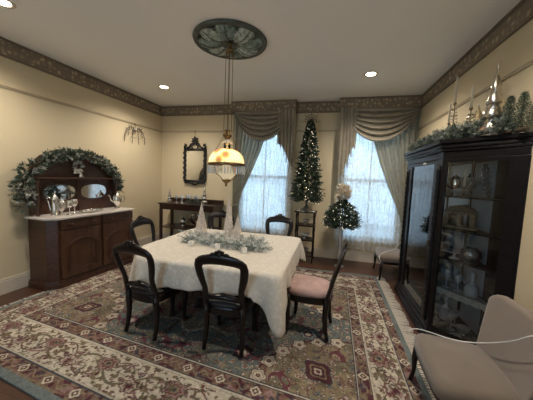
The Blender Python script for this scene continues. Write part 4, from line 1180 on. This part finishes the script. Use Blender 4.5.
MB().lathe([(.055,1.795),(.09,1.788),(.135,1.765),(.17,1.728),(.19,1.685),(.197,1.64),(.194,1.64),(.187,1.684),(.167,1.724),(.133,1.76),(.09,1.783),(.055,1.79)], (0,0,0), 36).build('shade', 'shade', HL, smooth=True)
MB().lathe([(.193,1.642),(.203,1.642),(.207,1.63),(.203,1.615),(.195,1.615),(.193,1.628)], (0,0,0), 40).build('shade_ring', 'brass', HL, smooth=True)
for k in range(40):
    a = 2*PI*k/40; m = MB(); m.m = Matrix.Translation((.200*cos(a), .200*sin(a), 1.612)) @ Matrix.Rotation(a, 4, 'Z')
    m.lathe([(.001,0),(.004,-.006),(.004,-.012),(.001,-.016),(.006,-.022),(.0068,-.075),(.001,-.092)], (0,0,0), 4).build('prism', 'prism', HL)
MB().lathe([(.001,1.455),(.03,1.462),(.075,1.49),(.105,1.53),(.11,1.56),(.10,1.585),(.06,1.61),(.025,1.625),(.02,1.65),(.001,1.65)], (0,0,0), 28).build('font', 'shade', HL, smooth=True)
MB().lathe([(.001,1.385),(.008,1.39),(.014,1.40),(.008,1.412),(.02,1.425),(.045,1.445),(.05,1.458),(.03,1.462),(.001,1.462)], (0,0,0), 20).build('finial', 'brass', HL, smooth=True)
for s in range(3):
    a = 2*PI*s/3+.2
    MB().tube([(.20*cos(a), .20*sin(a), 1.62), (.16*cos(a), .16*sin(a), 1.52), (.10*cos(a), .10*sin(a), 1.50), (.06*cos(a), .06*sin(a), 1.455), (.03*cos(a), .03*sin(a), 1.44)], .004, 5).build('scroll_arm', 'brass', HL, smooth=True)
pl_ = bpy.data.lights.new('lamp_glow', 'POINT'); pl_.energy = 5; pl_.color = (1, .78, .5); pl_.shadow_soft_size = .035
plo = bpy.data.objects.new('lamp_glow', pl_); COL.objects.link(plo); plo.location = (LC[0], LC[1], 1.755)
MB().ball((0,0,1.70), .028, 12, (1,1,1.3)).build('bulb', mat('lamp_bulb', (1,.9,.7), .4, emit=(1,.74,.42), estr=3), HL, smooth=True)

# ------------------------------------------------------------------ recessed ceiling lights
RL = [(-2.84, 3.93, 'recessed ceiling light nearest the left back corner'), (.42, 3.86, 'recessed ceiling light in front of the second window'), (-2.92, 1.76, 'recessed ceiling light at the far left edge of the photo'), (.42, 1.70, 'recessed ceiling light above the near upholstered chair')]
first = None
for x, y, lab in RL:
    if first is None:
        o = thing('recessed_light', lab, 'ceiling light', (x, y, ZC), 0, 'recessed ceiling lights')
        MB().lathe([(.062,-.001),(.068,-.006),(.09,-.005),(.094,-.001)], (0,0,0), 28).build('trim_ring', 'trim', o, smooth=True)
        MB().lathe([(.001,-.003),(.06,-.003),(.06,-.001),(.001,-.001)], (0,0,0), 24).build('lens', 'lightdisc', o)
        first = o
    else: dup(first, (x, y, ZC), 0, lab)
    l = bpy.data.lights.new('downlight', 'SPOT'); l.energy = 78; l.color = (1, .89, .76); l.spot_size = math.radians(150); l.spot_blend = .8; l.shadow_soft_size = .06
    lo = bpy.data.objects.new('downlight', l); COL.objects.link(lo); lo.location = (x, y, ZC-.02)

# ------------------------------------------------------------------ china cabinet
CAB = thing('china_cabinet', 'tall black carved china cabinet with glass front and angled sides, right wall', 'cabinet', (1.16, 3.2, 0))
ox, oy = 1.16, 3.2
def foot(o):
    return [(1.362-ox, 2.27-oy-o*.4), (1.362-ox, 4.16-oy+o*.4), (.965-ox-o, 3.86-oy+o*.45), (.965-ox-o, 2.70-oy-o*.45)]
MB().prism(foot(.035), 0, .05).prism(foot(.025), .05, .085).prism(foot(.008), .085, .125).build('plinth', 'ebony', CAB, bevel=.006)
MB().prism(foot(.0), .125, .14).build('bottom_shelf', 'ebony', CAB)
MB().prism(foot(.0), 1.74, 1.80).prism(foot(.02), 1.80, 1.825).prism(foot(.035), 1.825, 1.85).prism(foot(.022), 1.85, 1.865).prism(foot(.048), 1.865, 1.90).build('crown', 'ebony', CAB, bevel=.006)
# corner posts, carved
def post(x, y, a, w, lab='corner_post'):
    m = MB(); m.m = Matrix.Translation((x-ox, y-oy, 0)) @ Matrix.Rotation(a, 4, 'Z')
    m.box(-.02, .02, -w/2, w/2, .14, 1.74)
    p = m.build(lab, 'ebony', CAB, bevel=.004)
    c = MB(); c.m = m.m
    prof = [(.012,.16),(.02,.2)]
    for k in range(22): z = .22+k*.065; prof += [(.020,z),(.014,z+.018),(.021,z+.04)]
    prof += [(.012,1.68)]
    c.lathe(prof, (-.026, 0, 0), 8).build('carved_column', 'ebony', p, smooth=True)
    return p
post(.99, 2.77, 0, .12); post(.99, 3.79, 0, .12); 
af = math.atan2(2.64-2.27, .965-1.362)
# facet posts: directions along the facet
def facet_post(t0_, t1_, near=True):
    A = Vector((.965, 2.70)) if near else Vector((.965, 3.86)); B = Vector((1.362, 2.27)) if near else Vector((1.362, 4.16))
    d = (B-A).normalized(); nrm = Vector((d.y, -d.x)) if near else Vector((-d.y, d.x))
    if nrm.x > 0: nrm = -nrm
    p0 = A+(B-A)*t0_; p1 = A+(B-A)*t1_
    q = [p0, p1, p1-nrm*.035, p0-nrm*.035]
    return [(p.x-ox, p.y-oy) for p in q], nrm
for near in (True, False):
    for (a_, b_) in ((0, .06), (.80, 1)):
        q, _ = facet_post(a_, b_, near); MB().prism(q, .14, 1.74).build('side_stile', 'ebony', CAB, bevel=.003)
    q, _ = facet_post(.06, .80, near)
    for z0_, z1_ in ((.14, .165), (1.705, 1.74)): MB().prism(q, z0_, z1_).build('side_rail', 'ebony', CAB, bevel=.003)
    q, nr = facet_post(.05, .81, near)
    q = [q[0], q[1], (q[1][0]-nr.x*.004, q[1][1]-nr.y*.004), (q[0][0]-nr.x*.004, q[0][1]-nr.y*.004)]
    q = [(x-nr.x*.012, y-nr.y*.012) for x, y in q]
    MB().prism(q, .165, 1.705).build('side_glass', 'pane', CAB)
dx0, dx1 = .97-ox, 1.0-ox; dy0, dy1 = 2.83-oy, 3.73-oy
D = MB().box(dx0, dx1, dy0, dy0+.085, .145, 1.735).box(dx0, dx1, dy1-.085, dy1, .145, 1.735).box(dx0, dx1, dy0+.085, dy1-.085, .145, .175).box(dx0, dx1, dy0+.085, dy1-.085, 1.705, 1.735).build('door', 'ebony', CAB, bevel=.004)
MB().box(dx0+.012, dx0+.016, dy0+.08, dy1-.08, .17, 1.71).build('door_glass', 'pane', D)
MB().box(dx0-.004, dx0, dy0+.32, dy0+.40, 1.714, 1.73).build('name_plate', 'paper', D, label='small white name plate')
MB().box(dx0-.014, dx0, dy0+.035, dy0+.05, .88, .95).build('door_handle', 'brass', D, bevel=.003)
MB().box(1.345-ox, 1.362-ox, 2.30-oy, 4.13-oy, .14, 1.74).build('back_panel', 'ebony', CAB)
MB().box(1.341-ox, 1.345-ox, 2.62-oy, 3.9-oy, .16, 1.72).build('reflection_back_panel', mat('blue_reflection_tone', (.30, .36, .40), .35), CAB)  # flat blue-grey painted in place of a mirror back reflecting the window
for yy in (2.98, 3.5): MB().box(1.330-ox, 1.341-ox, yy-.018-oy, yy+.018-oy, .14, 1.74).build('panel_batten', 'ebony', CAB)
def shelf_out(o=.04):
    return [(1.328-ox, 2.36-oy), (1.328-ox, 4.06-oy), (1.015-ox, 3.80-oy), (1.015-ox, 2.75-oy)]
for z in (.53, .82, 1.10, 1.40):
    MB().prism(shelf_out(), z-.014 if z > .6 else z-.014, z).build('shelf', 'ebony', CAB)
def inshelf(y):   # min x at y
    return 1.015 if y > 2.75 else 1.015+(2.75-y)*(.313/.39)
def runner(z, lab):
    m = MB(); q = [(x+ox, y+oy) for x, y in shelf_out()]
    pts = [(1.31,2.40),(1.31,4.0),(1.03,3.79),(1.03,2.76)]
    vs = []; fs = []
    m.prism(pts, z+.0005, z+.003)
    # scalloped drop in front
    edge = [Vector(p) for p in ((1.305,2.385),(1.008,2.755),(1.008,3.76))]
    E = []
    for i in range(2):
        L_ = (edge[i+1]-edge[i]).length; nn = int(L_/.012)
        for k in range(nn): E.append(edge[i].lerp(edge[i+1], k/nn))
    vs = []; n = len(E)
    for k, p in enumerate(E):
        d = .045+.012*abs(sin(k*.52))
        vs += [(p.x, p.y, z+.003), (p.x-.004, p.y, z-d)]
    fs = [(2*k, 2*k+1, 2*k+3, 2*k+2) for k in range(n-1)]
    m.add(vs, fs)
    o = m.build('lace_runner', 'lace', None, solid=0)
    return tag(o, lab, 'runner')
runner(.53, 'cream lace runner hanging over the lower shelf inside the black cabinet')
# glassware prototypes
G_ = {}
def crystal(kind, lab, loc, s=1., grp=None):
    nm = {'wine':'wine_glass','bowl':'crystal_bowl','decanter':'decanter','stand':'cake_stand','dish':'crystal_dish'}[kind]
    P_ = {'bowl': [(.03,0),(.032,.006),(.015,.018),(.05,.04),(.075,.08),(.08,.10),(.075,.10),(.045,.045),(.001,.025)],
          'decanter': [(.04,0),(.05,.01),(.052,.07),(.035,.11),(.014,.13),(.013,.165),(.02,.17),(.014,.175),(.02,.20),(.001,.22)],
          'stand': [(.05,0),(.05,.006),(.012,.02),(.012,.06),(.10,.075),(.11,.09),(.105,.09),(.09,.08),(.001,.075)],
          'dish': [(.03,0),(.07,.008),(.095,.03),(.10,.035),(.09,.034),(.06,.012),(.001,.006)]}
    key = kind
    if key in G_:
        return dup(G_[key], loc, random.random()*3, lab, grp, s)
    if kind == 'wine': o = goblet(lab, loc, 'crystal', 1., grp, nm='wine_glass'); o.scale = (s,)*3
    else:
        o = thing(nm, lab, 'glassware', loc, 0, grp)
        MB().lathe(P_[kind][:4], (0,0,0), 14).build('foot', 'crystal', o, smooth=True)
        MB().lathe(P_[kind][3:], (0,0,0), 14).build('bowl' if kind != 'decanter' else 'body', 'crystal', o, smooth=True)
        o.scale = (s,)*3
    G_[key] = o
    return o
random.seed(42)
lev = {.142: ('bottom level', 22), .534: ('lace-covered lower shelf', 20), .821: ('middle shelf', 9), 1.401: ('top shelf', 12)}
for z, (nm, cnt) in lev.items():
    used = []; tries = 0
    while len(used) < cnt and tries < 900:
        tries += 1
        y = random.uniform(2.5, 3.78); xm = inshelf(y)+.075; x = random.uniform(xm, 1.245)
        if xm > 1.245: continue
        if z == .821 and 2.5 < y < 2.95 and x < 1.3: continue
        if z == 1.401 and 2.52 < y < 2.72: continue
        if any(math.hypot(x-a, y-b) < .094 for a, b in used): continue
        kind = random.choice(['wine','wine','wine','decanter','bowl'])
        if kind == 'bowl' and any(math.hypot(x-a, y-b) < .125 for a, b in used): kind = 'wine'
        used.append((x, y) if kind != 'bowl' else (x, y))
        human = {'wine':'stemmed crystal glass','decanter':'crystal decanter','bowl':'footed crystal bowl'}[kind]
        crystal(kind, '%s on the %s inside the black cabinet' % (human, nm), (x, y, z), .72 if kind == 'bowl' else random.uniform(.9, 1.15), '%ss on the %s of the cabinet' % (human, nm))
# round glass bowl, cake stand on the middle shelf
crystal('stand', 'clear glass cake stand on the middle cabinet shelf', (1.14, 2.72, .821), .85)
gb = thing('glass_globe_bowl', 'large round clear glass bowl on the middle cabinet shelf', 'glassware', (1.20, 2.57, .821))
MB().lathe([(.03,0),(.035,.005),(.06,.03),(.078,.075),(.072,.12),(.045,.145),(.042,.145),(.069,.12),(.074,.075),(.055,.033),(.001,.01)], (0,0,0), 24).build('bowl', thin_glass('blown_glass', .16, (.93,.95,.96), .02, .03), gb, smooth=True)
# big cut crystal platter and silver pieces on the top shelf
pl = thing('crystal_platter', 'large upright cut crystal platter on the top cabinet shelf', 'glassware', (1.24, 2.60, 1.401), -.75)
m = MB(); m.m = Matrix.Translation((0,0,.145)) @ Matrix.Rotation(math.radians(80), 4, 'Y')
vs = []; fs = []; R3 = [.001,.05,.09,.12,.14]
for i, r in enumerate(R3):
    for k in range(36):
        a = 2*PI*k/36; q = 1+.05*cos(a*9)*(i > 1); vs.append((r*q*cos(a), r*q*.72*sin(a), .012*(i > 2)*(1+.6*cos(a*18))+.006*i))
for i in range(4):
    for k in range(36): fs.append((i*36+k, i*36+(k+1)%36, (i+1)*36+(k+1)%36, (i+1)*36+k))
m.add(vs, fs).build('plate', mat('cut_crystal_plate', (.6,.62,.6), .1, .9, bump=1., bscale=55), pl, solid=.004)
for k, (x, y, l) in enumerate(((1.10, 2.74, 'silver covered urn on the top cabinet shelf nearest the corner post'), (1.26, 2.86, 'silver covered urn at back of the top cabinet shelf'))):
    urn(l, (x, y, 1.401), .8, k*2.)
cd = thing('candle_lamp', 'slender amber candle standing on the top shelf in the cabinet', 'candle', (1.12, 2.62, 1.401))
MB().lathe([(.03,0),(.03,.006),(.008,.012),(.008,.08),(.02,.09),(.001,.092)], (0,0,0), 12).build('holder', 'brass', cd, smooth=True)
MB().lathe([(.009,.092),(.009,.23),(.002,.24)], (0,0,0), 10).build('candle', 'wax', cd, smooth=True)
# thatched stoneware village / nativity on the 1.10 shelf
nv = thing('nativity_stable', 'tan stoneware nativity stable with arched openings on the cabinet shelf', 'figurine', (1.18, 2.78, 1.101), math.radians(-35))
MB().box(-.14,.14,-.07,.07,0,.022).build('base', 'tan', nv, bevel=.008)
m = MB(); 
for s in (-1, 1):
    m.box(s*.10-.016, s*.10+.016, -.045, .045, .022, .13)
m.box(-.016,.016,-.045,.045,.022,.13)
m.tube([(-.1,0,.12),(-.05,0,.155),(0,0,.12)], .018, 8).tube([(0,0,.12),(.05,0,.155),(.1,0,.12)], .018, 8).build('arches', 'tan', nv, smooth=False, bevel=.004)
m = MB(); m.slaby([(-.13,.15),(.13,.15),(.09,.19),(.03,.225),(-.05,.205),(-.10,.18)], -.065, .065).build('thatch_roof', 'tandark', nv, bevel=.01)
for k, (x, y, l) in enumerate(((1.22, 3.0, 'tan stoneware figure left of the nativity stable in the cabinet'), (1.06, 2.93, 'smaller tan stoneware figure in front of the cabinet stable'), (1.24, 3.14, 'tan stoneware figure farther back on the stable shelf'))):
    f = thing('stoneware_figure', l, 'figurine', (x, y, 1.101), 0, 'stoneware figures in the cabinet')
    s = (1.2, .9, 1.1)[k]
    MB().lathe([(.045*s,0),(.048*s,.01),(.035*s,.06*s),(.028*s,.10*s),(.02*s,.125*s),(.012*s,.13*s)], (0,0,0), 12).build('robe', 'tan', f, smooth=True)
    MB().ball((0,0,.145*s), .02*s, 10).build('head', 'tandark', f, smooth=True)
    MB().tube([(-.03*s,0,.10*s),(-.035*s,-.03*s,.08*s),(0,-.045*s,.085*s),(.035*s,-.03*s,.08*s),(.03*s,0,.10*s)], .009*s, 6).build('arms', 'tan', f, smooth=True)

# ------------------------------------------------------------------ top of the cabinet: garland, trees, candles
path_floor = 1.90
cp = [(1.20,4.02,1.94),(1.08,3.88,1.94),(1.03,3.75,1.95),(1.02,3.5,1.95),(1.02,3.25,1.95),(1.02,3.0,1.95),(1.04,2.78,1.95),(1.09,2.64,1.95),(1.16,2.54,1.95),(1.22,2.44,1.95),(1.26,2.37,1.95)]
garland('cabinet_garland', 'thick grey-green frosted garland lying along the top of the black cabinet', cp, .085, [
    ('pine_sprigs','pine3',330,'sprig',.055), ('frosted_sprigs','pine2',230,'sprig',.05), ('dark_leaves','pine3',300,'leaf',.062), ('silver_leaves','leafsilver',420,'leaf',.062), ('blossoms','blossom',14,'flower',.028)], seed=31)
def candle_tree(lab, loc, h, ch):
    o = thing('candle_tree', lab, 'candle holder', loc, 0, 'beaded candle trees on the cabinet')
    m = MB(); m.lathe([(.045,0),(.045,.006),(.008,.016),(.006,h)], (0,0,0), 12)
    m.build('stand', 'goldmesh', o, smooth=True)
    b = MB(); nt_ = int(h/.035)
    for k in range(nt_):
        t = k/nt_; z = .03+(h-.04)*t; r = .05*(1-t)+.012
        for j in range(6): a = j*PI/3+k*.5; b.ball((r*cos(a), r*sin(a), z), .0085, 6)
        b.tube([(r*cos(a_), r*sin(a_), z) for a_ in [2*PI*q/12 for q in range(12)]], .002, 3, closed=True)
    b.build('beads', 'merc', o, smooth=True)
    MB().lathe([(.016,0),(.018,.01),(.013,.02),(.001,.02)], (0,0,h), 10).build('cup', 'goldmesh', o, smooth=True)
    MB().lathe([(.011,0),(.011,ch*.9),(.008,ch),(.001,ch+.004)], (0,0,h+.02), 10).build('candle', 'wax', o, smooth=True)
    return o
candle_tree('tallest beaded candle tree with ivory taper on the cabinet top', (1.14, 3.03, 1.901), .40, .25)
candle_tree('leftmost small beaded candle tree with taper on the cabinet', (1.20, 3.30, 1.901), .26, .20)
candle_tree('beaded candle tree with slim taper just right of the tallest', (1.22, 2.88, 1.901), .31, .20)
c1 = cone_tree('gold_cone_tree', (1.17, 2.63, 1.901), .085, .29, 'goldmesh', 'gold mesh cone tree left of silver tree on the cabinet top')
mt_ = mtree((1.20, 2.47, 1.901), .098, .48, 'tall mercury glass tiered tree on the right of the cabinet top', None, 'merc')
MB().lathe([(.008,.47),(.006,.54),(.001,.58)], (0,0,0), 8).build('spire', 'merc', mt_, smooth=True)
for (x, y, h, l, sd) in ((1.25, 2.36, .28, 'small frosted green tree beside mercury glass tree on the cabinet', 3), (1.28, 2.27, .28, 'small frosted green tree at the right edge of the cabinet top', 4)):
    random.seed(sd); o = thing('miniature_tree', l, 'christmas decoration', (x, y, 1.901), 0, 'miniature green trees on the cabinet')
    MB().lathe([(.03,0),(.03,.02),(.005,.022),(.004,h*.9)], (0,0,0), 10).build('trunk', 'bark', o, smooth=True)
    f = MB()
    for k in range(110):
        t = (k+.5)/110; a = k*2.4; r = .075*(1-t)+.015; f.sprig((0,0,.03+(h-.04)*t), (cos(a), sin(a), .15), r, 9, .022, .003, .8)
    f.build('foliage', 'pine3', o)

# ------------------------------------------------------------------ upholstered slipper chairs
def slipper(lab, loc, rz):
    o = thing('slipper_chair', lab, 'chair', loc, rz, 'taupe upholstered chairs on the right')
    vs, fs = loftpad(.27, .305, .45, [(.30,.02),(.315,.004),(.36,.0),(.39,.010),(.408,.05)], .022, 64, .34)
    MB().add(vs, fs).build('seat', 'taupe', o, smooth=True)
    vs, fs = loftpad(.255, .285, .42, [(.265,.004),(.30,0)], 0, 40, .34)
    MB().add(vs, fs).build('seat_rail', 'dark', o)
    for s in (-1, 1):
        MB().tube([(s*.265,.18,.30),(s*.27,.19,.2),(s*.268,.19,.1),(s*.28,.205,0.006)], [.024,.022,.014,.017], 8).build('leg', 'dark', o, smooth=True)
        MB().tube([(s*.225,-.18,.30),(s*.23,-.20,.15),(s*.235,-.24,0.006)], [.022,.018,.014], 8).build('leg', 'dark', o, smooth=True)
    def fn(u, v):
        # u across, v up
        z = .37+.40*v; hw2 = .255+.085*v
        x = (u*2-1)*hw2; rnd = max(0, abs(u*2-1)-.72)/.28
        zz = z-.055*(rnd**2)*(v**3)
        y = -.185-.09*v-.02*(1-(u*2-1)**2)
        return (x, y, zz)
    vs, fs = grid_mesh(fn, 24, 14)
    n = len(vs); back = [(x, y-.055+.02*(abs(x)/.3)**2, z) for x, y, z in vs]
    m = MB(); m.add(vs, fs)
    front = [(x*1, y+.018*(1-(2*i%24/24-.5)**2*0), z) for i, (x, y, z) in enumerate(vs)]
    m = MB(); allv = front+back; f2 = list(fs)+[tuple(reversed([i+n for i in q])) for q in fs]
    nu, nv = 24, 14
    rim = [i for i in range(nu)]+[j*nu+nu-1 for j in range(1, nv)]+[(nv-1)*nu+i for i in range(nu-2, -1, -1)]+[j*nu for j in range(nv-2, 0, -1)]
    for k in range(len(rim)): a, b = rim[k], rim[(k+1) % len(rim)]; f2.append((a, b, b+n, a+n))
    m.add(allv, f2)
    bko = m.build('backrest', 'taupe', o, smooth=True, bevel=0)
    bv = bko.modifiers.new('bevel', 'BEVEL'); bv.width = .016; bv.segments = 3; bv.limit_method = 'ANGLE'; bv.angle_limit = math.radians(50)
    # dark show-wood strip along the rear edge of the back
    MB().tube([(-.25,-.245,.36),(-.285,-.275,.5),(-.32,-.315,.69)], .014, 8).build('back_stile', 'dark', o, smooth=True)
    MB().tube([(.25,-.245,.36),(.285,-.275,.5),(.32,-.315,.69)], .014, 8).build('back_stile', 'dark', o, smooth=True)
    return o
s1 = slipper('taupe upholstered low chair beside the cabinet, nearest the camera on the right', (.86, 1.79, 0), PI/2-.03)
dup(s1, (.985, 4.43, 0), PI/2, 'taupe upholstered low chair under the second window behind the cabinet')
# white barrier cords
def cordobj(pts, lab, r=.0035):
    P = []
    n = len(pts)
    for i in range(n-1):      # catmull-rom
        p0, p1, p2, p3 = [Vector(pts[max(0, min(n-1, k))]) for k in (i-1, i, i+1, i+2)]
        for q in range(8):
            t = q/8; P.append(tuple(.5*((2*p1)+(-p0+p2)*t+(2*p0-5*p1+4*p2-p3)*t*t+(-p0+3*p1-3*p2+p3)*t**3)))
    P.append(tuple(pts[-1]))
    o = MB().tube(P, r, 6).build('barrier_cord', 'cord', None, smooth=True)
    return tag(o, lab, 'cord')
cordobj([(.625,2.07,.385),(.635,2.07,.41),(.70,2.05,.432),(.85,1.98,.437),(.95,1.94,.455),(1.02,1.90,.49),(1.035,1.80,.56),(1.04,1.68,.648),(1.05,1.577,.741),(1.10,1.50,.80)], 'white cord tied from seat corner across the near taupe chair')
cordobj([(.775,4.12,.30),(.76,4.14,.36),(.79,4.20,.405),(.88,4.30,.43),(1.02,4.43,.44),(1.10,4.50,.52),(1.17,4.55,.62),(1.25,4.6,.75)], 'white cord tied across the far taupe chair', .004)

# ------------------------------------------------------------------ daylight, camera, view
w = bpy.data.worlds.new('sky'); sc.world = w; w.use_nodes = True
N = w.node_tree.nodes; L = w.node_tree.links
bg = N['Background']; tc = N.new('ShaderNodeTexCoord'); sp = N.new('ShaderNodeSeparateXYZ'); L.new(tc.outputs['Generated'], sp.inputs[0])
r = N.new('ShaderNodeValToRGB'); r.color_ramp.elements[0].position = 0; r.color_ramp.elements[0].color = (.55,.72,.85,1)
r.color_ramp.elements[1].position = .6; r.color_ramp.elements[1].color = (.42,.66,.95,1); L.new(sp.outputs[2], r.inputs[0]); L.new(r.outputs[0], bg.inputs[0])
bg.inputs[1].default_value = 4.6
for a, b, yy, sg in [(*W[0], YB+.16, -1), (*W[1], YB+.16, -1), (*FILL_WIN[0], YF-.14, 1)]:
    l = bpy.data.lights.new('window_portal', 'AREA'); l.shape = 'RECTANGLE'; l.size = b-a; l.size_y = WZ1-WZ0; l.cycles.is_portal = True
    o = bpy.data.objects.new('window_portal', l); COL.objects.link(o); o.location = ((a+b)/2, yy, (WZ0+WZ1)/2); o.rotation_euler = (sg*PI/2, 0, 0)
yaw, pitch, roll, fpx = .2456, .0858, .0395, 258.62
cy_, sy_ = cos(yaw), sin(yaw); cp_, sp_ = cos(pitch), sin(pitch)
fwd = Vector((-sy_*cp_, cy_*cp_, -sp_)); rt = Vector((cy_, sy_, 0)); up = rt.cross(fwd)
r2 = rt*cos(roll)+up*sin(roll); u2 = -rt*sin(roll)+up*cos(roll)
cam = bpy.data.cameras.new('camera'); cam.sensor_width = 36; cam.lens = fpx*36/533; cam.clip_start = .02
co = bpy.data.objects.new('camera', cam); COL.objects.link(co)
co.matrix_world = Matrix(((r2.x,u2.x,-fwd.x,0),(r2.y,u2.y,-fwd.y,0),(r2.z,u2.z,-fwd.z,1.5),(0,0,0,1)))
sc.camera = co
sc.view_settings.view_transform = 'Standard'; sc.view_settings.look = 'None'; sc.view_settings.gamma = 1; sc.view_settings.use_curve_mapping = False
sc.view_settings.exposure = 0.82
sc.cycles.max_bounces = 8; sc.cycles.transparent_max_bounces = 16
